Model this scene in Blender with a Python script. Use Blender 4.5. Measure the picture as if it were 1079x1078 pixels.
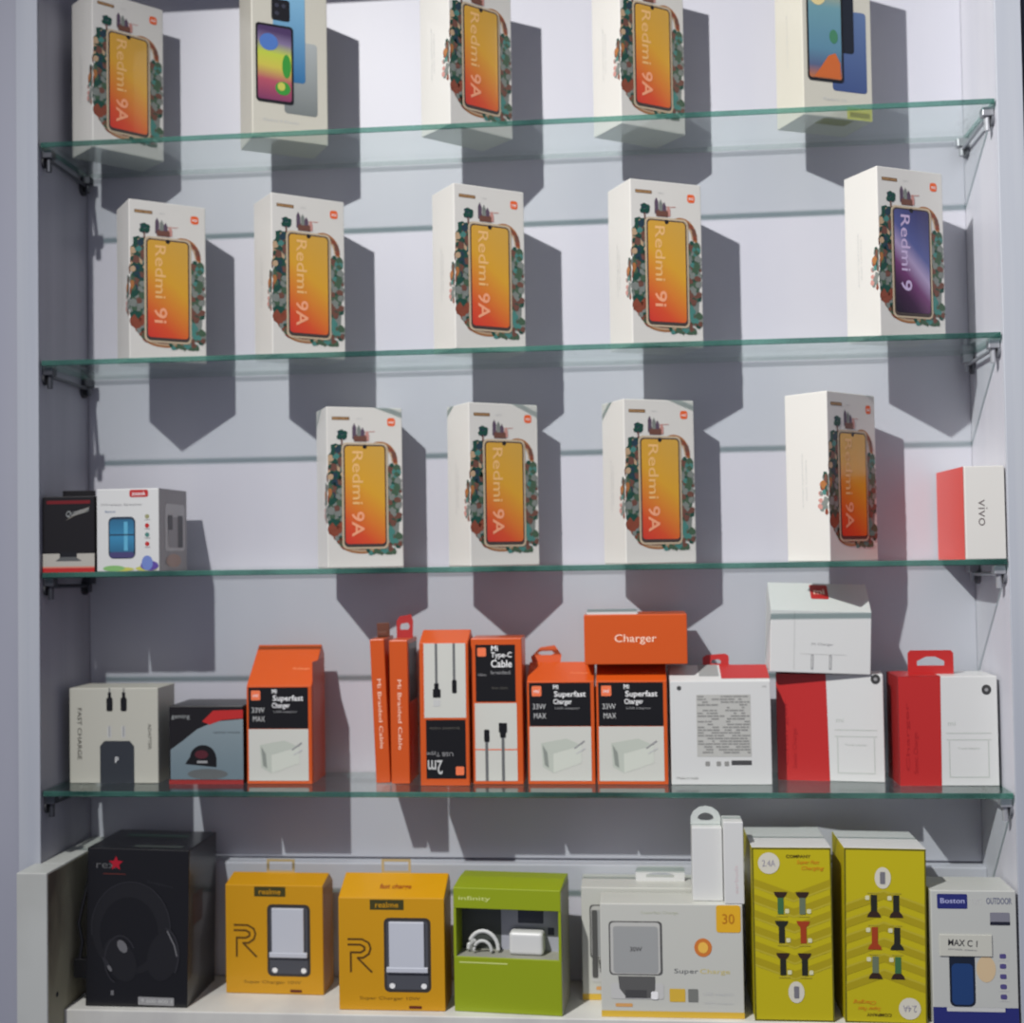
import bpy, bmesh, math, random
from mathutils import Vector, Matrix

for o in list(bpy.data.objects):
    bpy.data.objects.remove(o, do_unlink=True)
SC = bpy.context.scene
COL = SC.collection

# ------------------------------------------------------------------ camera
YAW, PITCH, ROLL, FPX = 0.09195538, 0.03003041, 0.01538312, 1340.0
camd = bpy.data.cameras.new('camera')
cam = bpy.data.objects.new('camera', camd)
COL.objects.link(cam)
SC.camera = cam
R = Matrix.Rotation(YAW, 3, 'Z') @ Matrix.Rotation(PITCH, 3, 'X') @ Matrix.Rotation(ROLL, 3, 'Y')
rt, fw, up = R @ Vector((1, 0, 0)), R @ Vector((0, 1, 0)), R @ Vector((0, 0, 1))
cm = Matrix((rt, up, -fw)).transposed().to_4x4()
cm.translation = Vector((0, -1.40, 0))
cam.matrix_world = cm
camd.sensor_fit = 'HORIZONTAL'
camd.sensor_width = 36
camd.lens = FPX / 1079 * 36
camd.clip_start = 0.01
camd.dof.use_dof = True          # the phone missed focus slightly, everything is a little soft
camd.dof.focus_distance = 1.15
camd.dof.aperture_fstop = 5.0

# ------------------------------------------------------------------ world, lamp, exposure
w = bpy.data.worlds.new('room_light')
SC.world = w
w.use_nodes = True
nt = w.node_tree
bg = nt.nodes['Background']
tc = nt.nodes.new('ShaderNodeTexCoord')
sp = nt.nodes.new('ShaderNodeSeparateXYZ')
cr = nt.nodes.new('ShaderNodeValToRGB')
mp = nt.nodes.new('ShaderNodeMapRange')
nt.links.new(tc.outputs['Generated'], sp.inputs[0])
nt.links.new(sp.outputs['Z'], mp.inputs['Value'])
mp.inputs['From Min'].default_value = -1
mp.inputs['From Max'].default_value = 1
nt.links.new(mp.outputs[0], cr.inputs[0])
cr.color_ramp.elements[0].position = 0.25
cr.color_ramp.elements[0].color = (0.29, 0.30, 0.40, 1)
cr.color_ramp.elements[1].position = 0.8
cr.color_ramp.elements[1].color = (0.62, 0.62, 0.74, 1)
nt.links.new(cr.outputs[0], bg.inputs['Color'])
bg.inputs['Strength'].default_value = 0.46

ld = bpy.data.lights.new('ceiling_lamp_light', 'SPOT')
ld.energy = 242
ld.spot_size = math.pi
ld.spot_blend = 1.0
ld.color = (1.0, 0.985, 0.97)
ld.shadow_soft_size = 0.016
lo = bpy.data.objects.new('ceiling_lamp_light', ld)
lo.location = (-0.739, -1.2533, 1.2278)
lo.rotation_euler = Vector((0.80, -0.03, -0.60)).to_track_quat('-Z', 'Y').to_euler()
COL.objects.link(lo)

SC.view_settings.view_transform = 'Standard'
SC.view_settings.look = 'None'
SC.view_settings.exposure = 0.0
SC.view_settings.gamma = 1.0
SC.view_settings.use_curve_mapping = False

# ------------------------------------------------------------------ helpers
def lin(c):
    c = c / 255.0
    return c / 12.92 if c <= 0.04045 else ((c + 0.055) / 1.055) ** 2.4

MATS = {}
def mat(name, rgb, rough=0.5, metal=0.0, coat=0.0, spec=0.5):
    if name in MATS: return MATS[name]
    m = bpy.data.materials.new(name); m.use_nodes = True
    b = m.node_tree.nodes['Principled BSDF']
    b.inputs['Base Color'].default_value = (lin(rgb[0]), lin(rgb[1]), lin(rgb[2]), 1)
    b.inputs['Roughness'].default_value = rough
    b.inputs['Metallic'].default_value = metal
    b.inputs['Coat Weight'].default_value = coat
    b.inputs['Specular IOR Level'].default_value = spec
    MATS[name] = m
    return m

def noisy(name, rgb, rgb2, rough=0.5, scale=(3, 3, 3), contrast=(0.35, 0.7), bump=0.0, detail=4, blot=None):
    m = mat(name, rgb, rough)
    t = m.node_tree; b = t.nodes['Principled BSDF']
    c = t.nodes.new('ShaderNodeTexCoord'); mm = t.nodes.new('ShaderNodeMapping')
    n = t.nodes.new('ShaderNodeTexNoise'); r = t.nodes.new('ShaderNodeValToRGB')
    mm.inputs['Scale'].default_value = scale
    n.inputs['Scale'].default_value = 1.0; n.inputs['Detail'].default_value = detail
    t.links.new(c.outputs['Object'], mm.inputs[0]); t.links.new(mm.outputs[0], n.inputs['Vector'])
    t.links.new(n.outputs['Fac'], r.inputs[0])
    r.color_ramp.elements[0].position = contrast[0]; r.color_ramp.elements[1].position = contrast[1]
    r.color_ramp.elements[0].color = (lin(rgb[0]), lin(rgb[1]), lin(rgb[2]), 1)
    r.color_ramp.elements[1].color = (lin(rgb2[0]), lin(rgb2[1]), lin(rgb2[2]), 1)
    t.links.new(r.outputs[0], b.inputs['Base Color'])
    if bump:
        bp = t.nodes.new('ShaderNodeBump'); bp.inputs['Strength'].default_value = bump
        bp.inputs['Distance'].default_value = 0.002
        t.links.new(n.outputs['Fac'], bp.inputs['Height']); t.links.new(bp.outputs[0], b.inputs['Normal'])
    return m

def gradient(name, stops, axis='Z', lo_=0.0, hi_=1.0, tilt=0.0, rough=0.3):
    """colour print that runs through several inks along the picture"""
    m = mat(name, (128, 128, 128), rough, coat=0.3)
    t = m.node_tree; b = t.nodes['Principled BSDF']
    c = t.nodes.new('ShaderNodeTexCoord'); s = t.nodes.new('ShaderNodeSeparateXYZ')
    t.links.new(c.outputs['Object'], s.inputs[0])
    ad = t.nodes.new('ShaderNodeMath'); ad.operation = 'MULTIPLY_ADD'
    t.links.new(s.outputs['X'], ad.inputs[0]); ad.inputs[1].default_value = tilt
    t.links.new(s.outputs['Z'], ad.inputs[2])
    mr = t.nodes.new('ShaderNodeMapRange'); mr.inputs['From Min'].default_value = lo_; mr.inputs['From Max'].default_value = hi_
    t.links.new(ad.outputs[0], mr.inputs['Value'])
    r = t.nodes.new('ShaderNodeValToRGB'); t.links.new(mr.outputs[0], r.inputs[0])
    el = r.color_ramp.elements
    while len(el) < len(stops): el.new(0.5)
    for e, (p, rgb) in zip(el, stops):
        e.position = p
    for i, (p, rgb) in enumerate(stops):
        el[i].position = p; el[i].color = (lin(rgb[0]), lin(rgb[1]), lin(rgb[2]), 1)
    t.links.new(r.outputs[0], b.inputs['Base Color'])
    return m

class Fr:
    """a flat frame: origin, right, up, outward"""
    def __init__(s, o, u, v):
        s.o, s.u, s.v = Vector(o), Vector(u), Vector(v)
        s.n = s.u.cross(s.v).normalized()
    def p(s, a, b, n=0.0): return s.o + s.u * a + s.v * b + s.n * n

LAY = 0.0002
class MB:
    """collects shapes; build() links them as one mesh object"""
    def __init__(s): s.v, s.f, s.m, s.mats = [], [], [], []
    def mi(s, m):
        if m not in s.mats: s.mats.append(m)
        return s.mats.index(m)
    def face(s, pts, m):
        b = len(s.v); s.v += [tuple(p) for p in pts]
        s.f.append(tuple(range(b, b + len(pts)))); s.m.append(s.mi(m))
    def poly(s, fr, pts, m, n=1):
        n = n + (len(s.f) % 24) * 0.03          # printed shapes lie a hair apart
        s.face([fr.p(a, b, n * LAY) for a, b in pts], m)
    def rect(s, fr, u0, v0, u1, v1, m, n=1): s.poly(fr, [(u0, v0), (u1, v0), (u1, v1), (u0, v1)], m, n)
    def rrect(s, fr, u0, v0, u1, v1, r, m, n=1):
        P = []
        for cx, cy, a0 in ((u1 - r, v0 + r, -90), (u1 - r, v1 - r, 0), (u0 + r, v1 - r, 90), (u0 + r, v0 + r, 180)):
            for k in range(6):
                a = math.radians(a0 + 18 * k); P.append((cx + r * math.cos(a), cy + r * math.sin(a)))
        s.poly(fr, P, m, n)
    def ell(s, fr, cu, cv, ru, rv, m, n=1, k=16, rot=0.0, a0=0, a1=360):
        P = []
        full = (a1 - a0) >= 360
        for i in range(k if full else k + 1):
            a = math.radians(a0 + (a1 - a0) * i / k)
            x, y = ru * math.cos(a), rv * math.sin(a)
            P.append((cu + x * math.cos(rot) - y * math.sin(rot), cv + x * math.sin(rot) + y * math.cos(rot)))
        s.poly(fr, P, m, n)
    def stroke(s, fr, pts, wd, m, n=1):
        for i in range(len(pts) - 1):
            a, b = Vector(pts[i]), Vector(pts[i + 1])
            d = (b - a)
            if d.length < 1e-9: continue
            d.normalize(); q = Vector((-d.y, d.x)) * wd / 2; e = d * wd * 0.25
            s.poly(fr, [a - q - e, b - q + e, b + q + e, a + q - e], m, n)
    def arc(s, fr, cu, cv, ru, rv, a0, a1, wd, m, n=1, k=14):
        P = [(cu + ru * math.cos(math.radians(a0 + (a1 - a0) * i / k)), cv + rv * math.sin(math.radians(a0 + (a1 - a0) * i / k))) for i in range(k + 1)]
        s.stroke(fr, P, wd, m, n)
    def text(s, fr, txt, u, v, width, height, m, n=2, rot=0.0, bold=0.0, shear=0.0):
        """text centred on (u, v), fitted in width x height (measured along the reading direction)"""
        cu = bpy.data.curves.new('t', 'FONT'); cu.body = txt; cu.offset = bold; cu.shear = shear
        cu.resolution_u = 3
        ob = bpy.data.objects.new('t', cu); COL.objects.link(ob)
        bpy.context.view_layer.update()
        me = bpy.data.meshes.new_from_object(ob.evaluated_get(bpy.context.evaluated_depsgraph_get()))
        bpy.data.objects.remove(ob, do_unlink=True); bpy.data.curves.remove(cu)
        if not me.vertices: return
        xs = [q.co.x for q in me.vertices]; ys = [q.co.y for q in me.vertices]
        x0, x1, y0, y1 = min(xs), max(xs), min(ys), max(ys)
        sx, sy = width / max(x1 - x0, 1e-6), height / max(y1 - y0, 1e-6)
        b = len(s.v); c_, s_ = math.cos(rot), math.sin(rot)
        for q in me.vertices:
            x, y = (q.co.x - (x0 + x1) / 2) * sx, (q.co.y - (y0 + y1) / 2) * sy
            s.v.append(tuple(fr.p(u + x * c_ - y * s_, v + x * s_ + y * c_, n * LAY)))
        k = s.mi(m)
        for q in me.polygons:
            s.f.append(tuple(b + i for i in q.vertices)); s.m.append(k)
        bpy.data.meshes.remove(me)
    def box(s, x0, y0, z0, x1, y1, z1, m):
        P = [Vector(p) for p in ((x0, y0, z0), (x1, y0, z0), (x1, y1, z0), (x0, y1, z0), (x0, y0, z1), (x1, y0, z1), (x1, y1, z1), (x0, y1, z1))]
        for q in ((0, 3, 2, 1), (4, 5, 6, 7), (0, 1, 5, 4), (1, 2, 6, 5), (2, 3, 7, 6), (3, 0, 4, 7)):
            s.face([P[i] for i in q], m)
    def bevbox(s, x0, y0, z0, x1, y1, z1, m, r=0.001, seg=2):
        bm = bmesh.new()
        bmesh.ops.create_cube(bm, size=1)
        for q in bm.verts:
            q.co = Vector(((x0 + x1) / 2 + q.co.x * (x1 - x0), (y0 + y1) / 2 + q.co.y * (y1 - y0), (z0 + z1) / 2 + q.co.z * (z1 - z0)))
        bmesh.ops.bevel(bm, geom=bm.edges[:], offset=r, segments=seg, profile=0.5, affect='EDGES')
        s.addbm(bm, m)
    def addbm(s, bm, m):
        b = len(s.v); bm.verts.index_update(); k = s.mi(m)
        s.v += [tuple(q.co) for q in bm.verts]
        for q in bm.faces:
            s.f.append(tuple(b + i.index for i in q.verts)); s.m.append(k)
        bm.free()
    def prism(s, prof, x0, x1, m, r=0.0008):
        """(y, z) profile, counter-clockwise seen from +x, drawn out along x"""
        bm = bmesh.new()
        a = [bm.verts.new((x0, y, z)) for y, z in prof]; c = [bm.verts.new((x1, y, z)) for y, z in prof]
        n = len(prof)
        bm.faces.new(list(reversed(a))); bm.faces.new(c)
        for i in range(n): bm.faces.new((a[i], a[(i + 1) % n], c[(i + 1) % n], c[i]))
        bmesh.ops.recalc_face_normals(bm, faces=bm.faces[:])
        if r: bmesh.ops.bevel(bm, geom=bm.edges[:], offset=r, segments=2, profile=0.5, affect='EDGES')
        s.addbm(bm, m)
    def tube(s, pts, r, m, k=8):
        pts = [Vector(p) for p in pts]; b = len(s.v); n = len(pts); mi = s.mi(m)
        for i, p in enumerate(pts):
            t = (pts[min(i + 1, n - 1)] - pts[max(i - 1, 0)]).normalized()
            a = t.cross(Vector((0, 0, 1)) if abs(t.z) < 0.9 else Vector((1, 0, 0))).normalized(); c = t.cross(a)
            for j in range(k):
                an = 2 * math.pi * j / k; s.v.append(tuple(p + a * r * math.cos(an) + c * r * math.sin(an)))
        for i in range(n - 1):
            for j in range(k):
                s.f.append((b + i * k + j, b + i * k + (j + 1) % k, b + (i + 1) * k + (j + 1) % k, b + (i + 1) * k + j)); s.m.append(mi)
        s.f.append(tuple(b + j for j in reversed(range(k)))); s.m.append(mi)
        s.f.append(tuple(b + (n - 1) * k + j for j in range(k))); s.m.append(mi)
    def plate(s, fr, outer, hole, th, m):
        """flat card with a hole; outer and hole are point loops of equal length"""
        n = len(outer)
        for sg in (0, 1):
            h = th * sg
            for i in range(n):
                j = (i + 1) % n
                q = [fr.p(*outer[i], h), fr.p(*outer[j], h), fr.p(*hole[j], h), fr.p(*hole[i], h)]
                s.face(q if sg else q[::-1], m)
        for i in range(n):
            j = (i + 1) % n
            s.face([fr.p(*outer[i], 0), fr.p(*outer[j], 0), fr.p(*outer[j], th), fr.p(*outer[i], th)], m)
            s.face([fr.p(*hole[j], 0), fr.p(*hole[i], 0), fr.p(*hole[i], th), fr.p(*hole[j], th)], m)
    def build(s, name, parent=None, label=None, loc=None):
        me = bpy.data.meshes.new(name); me.from_pydata(s.v, [], s.f); me.update()
        for m in s.mats: me.materials.append(m)
        me.polygons.foreach_set('material_index', s.m)
        o = bpy.data.objects.new(name, me); COL.objects.link(o)
        if parent: o.parent = parent
        if label: o['label'] = label
        if loc: o.location = loc
        return o

def struct(name, mb): o = mb.build(name); o['kind'] = 'structure'; return o

def thing(name, label, cat, loc, rz=0.0, ry=0.0, group=None):
    o = bpy.data.objects.new(name, None); COL.objects.link(o)
    o.empty_display_size = 0.02
    o.location = loc; o.rotation_euler = (0, math.radians(ry), math.radians(rz))
    o['label'] = label; o['category'] = cat
    if group: o['group'] = group
    return o

def dup(root, loc, rz, label):
    r = root.copy(); COL.objects.link(r); r.location = loc
    r.rotation_euler = (0, 0, math.radians(rz)); r['label'] = label
    for ch in list(root.children):
        c = ch.copy(); COL.objects.link(c); c.parent = r
        for g in list(ch.children):
            e = g.copy(); COL.objects.link(e); e.parent = c
    return r

def faces(w_, h, d):
    """frames on the faces of a carton whose front left bottom corner is the origin"""
    return (Fr((0, 0, 0), (1, 0, 0), (0, 0, 1)),          # front
            Fr((0, d, 0), (0, -1, 0), (0, 0, 1)),         # left side, u runs from back to front
            Fr((w_, 0, 0), (0, 1, 0), (0, 0, 1)),         # right side
            Fr((0, 0, h), (1, 0, 0), (0, 1, 0)))          # top

# ------------------------------------------------------------------ dimensions
XL, XR, D = -0.6725, 0.4021, 0.134
GT = 0.0062                                # glass thickness
S1, S2, S3, S4 = 0.4757, 0.2224, -0.0212, -0.2697
T1, T2, T3, T4 = (z + GT / 2 + 0.0001 for z in (S1, S2, S3, S4))
BOARD = -0.510

# ------------------------------------------------------------------ materials of the cabinet
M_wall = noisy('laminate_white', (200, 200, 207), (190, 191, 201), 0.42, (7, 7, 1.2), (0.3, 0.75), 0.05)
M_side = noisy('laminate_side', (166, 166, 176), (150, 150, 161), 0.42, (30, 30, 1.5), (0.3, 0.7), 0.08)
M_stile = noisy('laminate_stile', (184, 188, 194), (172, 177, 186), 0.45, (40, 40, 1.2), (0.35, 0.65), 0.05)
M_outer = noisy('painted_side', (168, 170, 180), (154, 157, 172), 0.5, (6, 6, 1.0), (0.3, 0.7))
M_cream = noisy('cream_laminate', (190, 193, 188), (176, 178, 172), 0.5, (8, 8, 8), (0.4, 0.75))
M_stained = noisy('stained_laminate', (158, 154, 128), (92, 84, 72), 0.6, (14, 14, 5), (0.42, 0.66), 0.2, 6)
M_board = noisy('shelf_board', (214, 214, 206), (196, 195, 190), 0.5, (14, 10, 10), (0.35, 0.7))
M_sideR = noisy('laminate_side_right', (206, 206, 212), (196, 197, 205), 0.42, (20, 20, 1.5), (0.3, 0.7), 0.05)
M_joint = mat('panel_joint', (104, 104, 114), 0.8)
M_dark = mat('dark_gap', (30, 34, 40), 0.8)

# ------------------------------------------------------------------ the cabinet
ZB, ZT = -0.80, 0.7347
grooves = [-0.372]
b = MB()
edges = [ZB] + grooves + [ZT + 0.02]
for i in range(len(edges) - 1):
    # boards of the back, each tilted a hair and parted by a dark joint
    z0, z1 = edges[i] + 0.0012, edges[i + 1] - 0.0012
    b.bevbox(XL, D, z0, XR, D + 0.012, z1, M_wall, 0.0012, 2)
for g in grooves: b.box(XL, D + 0.002, g - 0.0014, XR, D + 0.011, g + 0.0014, M_joint)
struct('wall_back', b)

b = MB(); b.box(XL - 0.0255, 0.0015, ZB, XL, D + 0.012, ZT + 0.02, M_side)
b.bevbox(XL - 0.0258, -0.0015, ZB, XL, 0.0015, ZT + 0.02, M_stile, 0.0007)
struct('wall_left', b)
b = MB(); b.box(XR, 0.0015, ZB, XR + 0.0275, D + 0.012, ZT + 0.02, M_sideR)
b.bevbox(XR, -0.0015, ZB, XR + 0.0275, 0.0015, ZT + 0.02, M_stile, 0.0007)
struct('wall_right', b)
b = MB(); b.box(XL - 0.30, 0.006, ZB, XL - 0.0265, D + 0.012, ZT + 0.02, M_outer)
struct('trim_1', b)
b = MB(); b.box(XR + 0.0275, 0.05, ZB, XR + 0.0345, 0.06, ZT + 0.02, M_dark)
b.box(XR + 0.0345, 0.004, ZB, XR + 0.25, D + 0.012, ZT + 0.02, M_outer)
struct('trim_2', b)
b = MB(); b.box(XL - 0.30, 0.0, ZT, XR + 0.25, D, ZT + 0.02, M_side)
struct('ceiling', b)
# cable hole plates / pencil marks: faint marks on the back wall
M_mark = mat('pencil_mark', (150, 150, 162), 0.8)

# lower cabinet: board with the last row, upright at the left, rail at the back
b = MB(); b.bevbox(-0.6445, -0.004, BOARD - 0.022, XR + 0.03, D, BOARD, M_board, 0.0012)
b.bevbox(XL, 0.116, BOARD + 0.0005, XR, D, -0.3735, M_wall, 0.0012)
struct('floor', b)
b = MB()
b.bevbox(-0.6795, -0.045, ZB, -0.6445, -0.0017, -0.3475, M_cream, 0.0012)
b.bevbox(XL + 0.0004, -0.0017, ZB, -0.6445, D - 0.0002, -0.3475, M_cream, 0.0012)
b.box(-0.6446, -0.042, ZB, -0.6441, D - 0.001, -0.3500, M_stained)
b.ell(Fr((-0.6441, 0, 0), (0, 1, 0), (0, 0, 1)), -0.022, -0.487, 0.003, 0.003, M_dark, 1)
struct('trim_3', b)

# ------------------------------------------------------------------ glass shelves
def glass_mat():
    m = bpy.data.materials.new('clear_glass'); m.use_nodes = True
    t = m.node_tree; t.nodes.clear()
    out = t.nodes.new('ShaderNodeOutputMaterial')
    tr = t.nodes.new('ShaderNodeBsdfTransparent'); tr.inputs[0].default_value = (0.935, 0.965, 0.955, 1)
    gl = t.nodes.new('ShaderNodeBsdfGlossy'); gl.inputs['Roughness'].default_value = 0.03
    gl.inputs['Color'].default_value = (0.9, 0.95, 0.93, 1)
    mx = t.nodes.new('ShaderNodeMixShader')
    g = t.nodes.new('ShaderNodeNewGeometry')
    dt = t.nodes.new('ShaderNodeVectorMath'); dt.operation = 'DOT_PRODUCT'
    t.links.new(g.outputs['Normal'], dt.inputs[0]); t.links.new(g.outputs['Incoming'], dt.inputs[1])
    def math_(op, a, bb):
        n = t.nodes.new('ShaderNodeMath'); n.operation = op
        for i, q in enumerate((a, bb)):
            if q is None: continue
            if isinstance(q, (int, float)): n.inputs[i].default_value = q
            else: t.links.new(q, n.inputs[i])
        return n.outputs[0]
    c = math_('ABSOLUTE', dt.outputs['Value'], None)
    k = math_('POWER', math_('SUBTRACT', 1.0, c), 5.0)
    f = math_('ADD', math_('MULTIPLY', k, 0.96), 0.04)
    t.links.new(f, mx.inputs[0]); t.links.new(tr.outputs[0], mx.inputs[1]); t.links.new(gl.outputs[0], mx.inputs[2])
    t.links.new(mx.outputs[0], out.inputs[0])
    return m
M_glass = glass_mat()
def edge_mat(name='green_glass_edge', ca=(74, 128, 114), cb=(24, 72, 64), fac=0.62, tint=(0.45, 0.72, 0.64, 1)):
    m = noisy(name, ca, cb, 0.12, (9, 3, 3), (0.4, 0.62), 0.0, 5)
    t = m.node_tree; b_ = t.nodes['Principled BSDF']
    b_.inputs['Coat Weight'].default_value = 0.6
    tl = t.nodes.new('ShaderNodeBsdfTransparent'); tl.inputs[0].default_value = tint
    mx = t.nodes.new('ShaderNodeMixShader'); mx.inputs[0].default_value = fac
    out = t.nodes['Material Output']
    t.links.new(tl.outputs[0], mx.inputs[1]); t.links.new(b_.outputs[0], mx.inputs[2]); t.links.new(mx.outputs[0], out.inputs[0])
    return m
M_edge = edge_mat()
M_edge2 = edge_mat('ground_glass_edge', (150, 160, 158), (120, 134, 132), 0.45, (0.85, 0.92, 0.9, 1))
M_steel_d = mat('dull_steel', (80, 82, 88), 0.4, 0.7)
M_steel_l = mat('bright_steel', (176, 178, 182), 0.35, 0.5)
M_grey_r = mat('grey_rubber', (104, 106, 112), 0.6)
M_rubber_d = mat('dark_rubber', (46, 47, 52), 0.6)

def shelf(z, label, x0=XL + 0.003, x1=XR - 0.002):
    b = MB(); y0, y1 = 0.0, D - 0.008; a, c = z - GT / 2, z + GT / 2; e = 0.0009
    # polished front edge with a small arris
    b.face([(x0, y0 + e, c), (x1, y0 + e, c), (x1, y1, c), (x0, y1, c)], M_glass)
    b.face([(x0, y1, a), (x1, y1, a), (x1, y0 + e, a), (x0, y0 + e, a)], M_glass)
    b.face([(x0, y0, a + e), (x1, y0, a + e), (x1, y0, c - e), (x0, y0, c - e)], M_edge)
    b.face([(x0, y0, c - e), (x1, y0, c - e), (x1, y0 + e, c), (x0, y0 + e, c)], M_edge)
    b.face([(x0, y0 + e, a), (x1, y0 + e, a), (x1, y0, a + e), (x0, y0, a + e)], M_edge)
    b.face([(x1, y1, a), (x0, y1, a), (x0, y1, c), (x1, y1, c)], M_edge2)
    b.face([(x0, y1, a), (x0, y0 + e, a), (x0, y0, a + e), (x0, y0, c - e), (x0, y0 + e, c), (x0, y1, c)], M_edge)
    b.face([(x1, y0 + e, a), (x1, y1, a), (x1, y1, c), (x1, y0 + e, c), (x1, y0, c - e), (x1, y0, a + e)], M_edge)
    o = b.build('glass_shelf')
    o['label'] = label; o['category'] = 'shelf'; o['group'] = 'glass shelves in the display cabinet'
    return o
shelf(S1, 'topmost clear glass shelf with green edge, carrying five phone boxes cut by the photo top')
shelf(S2, 'second glass shelf from the top, carrying five whole phone boxes')
shelf(S3, 'third glass shelf from the top, carrying four phone boxes and three small boxes')
shelf(S4, 'lowest glass shelf, crowded with orange, white and red charger boxes')

def bracket(x_wall, side, z, label):
    """arm under the end of a shelf, screwed to the side panel front and back; side = +1 when the panel is at the right"""
    t = thing('shelf_bracket', label, 'bracket', (x_wall, 0.068, z - GT / 2 - 0.012), group='metal supports under the glass shelf ends')
    s = -side
    M_steel, M_rubber = (M_steel_l, M_grey_r) if side > 0 else (M_steel_d, M_rubber_d)
    b = MB(); b.tube([(s * 0.006, -0.055, 0.002), (s * 0.006, 0.050, 0.0)], 0.0022, M_steel, 10); b.build('arm', t)
    for y in (-0.055, 0.050):
        b = MB()
        b.tube([(0.0, y, -0.002), (s * 0.003, y, -0.002)], 0.0095 if y > 0 else 0.0065, M_rubber, 16)
        b.bevbox(min(s * 0.001, s * 0.013), y - 0.006, 0.002, max(s * 0.001, s * 0.013), y + 0.006, 0.0115, M_steel, 0.001)
        b.tube([(s * 0.007, y, 0.004), (s * 0.007, y, -0.013 if y < 0 else -0.008)], 0.0032, M_steel, 10)
        b.build('clamp', t)
    return t
nm = {S1: 'topmost', S2: 'second', S3: 'third', S4: 'lowest'}
for z in (S1, S2, S3, S4):
    bracket(XR, 1, z, 'small grey metal bracket under right end of the %s glass shelf' % nm[z])
    bracket(XL, -1, z, 'small dark metal bracket under left end of the %s glass shelf' % nm[z])

# ------------------------------------------------------------------ phone boxes
PW, PH, PD = 0.0903, 0.1868, 0.0572
M_card = mat('white_card', (216, 214, 207), 0.38, coat=0.15)
M_card2 = mat('bright_white_card', (210, 211, 208), 0.4, coat=0.1)
M_black = mat('black_ink', (26, 26, 30), 0.35)
M_grey = mat('grey_ink', (150, 150, 150), 0.5)
M_lgrey = mat('pale_grey_ink', (196, 197, 194), 0.5)
M_white = mat('white_ink', (240, 240, 238), 0.4)
M_orange = mat('orange_ink', (232, 98, 38), 0.4)
M_brown = mat('brown_strip', (128, 98, 66), 0.4)
M_silver = mat('silver_ink', (160, 164, 162), 0.35)
INK = [mat('ink_%s' % n, c, 0.45) for n, c in (
    ('pine', (22, 72, 60)), ('moss', (66, 92, 70)), ('teal', (70, 128, 120)), ('rust', (134, 68, 48)), ('amber', (166, 108, 58)),
    ('clay', (110, 72, 60)), ('stone', (124, 130, 124)), ('navy', (34, 58, 72)), ('tan', (186, 158, 126)), ('pink', (196, 142, 132)))]
PINE, MOSS, TEAL, RUST, AMBER, CLAY, STONE, NAVY, TAN, PINK = INK
M_plum = mat('ink_plum', (90, 74, 92), 0.45)

G_amber = gradient('screen_amber', [(0.0, (206, 52, 44)), (0.20, (214, 78, 40)), (0.38, (216, 122, 42)), (0.62, (216, 160, 44)), (1.0, (206, 160, 66))],
                   lo_=0.042, hi_=0.185, tilt=0.8, rough=0.25)
G_purple = gradient('screen_purple', [(0.0, (26, 18, 34)), (0.22, (60, 30, 62)), (0.38, (112, 60, 108)), (0.52, (168, 152, 186)), (0.66, (84, 92, 146)), (1.0, (52, 50, 96))],
                    lo_=0.05, hi_=0.20, tilt=1.0, rough=0.25)

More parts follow.
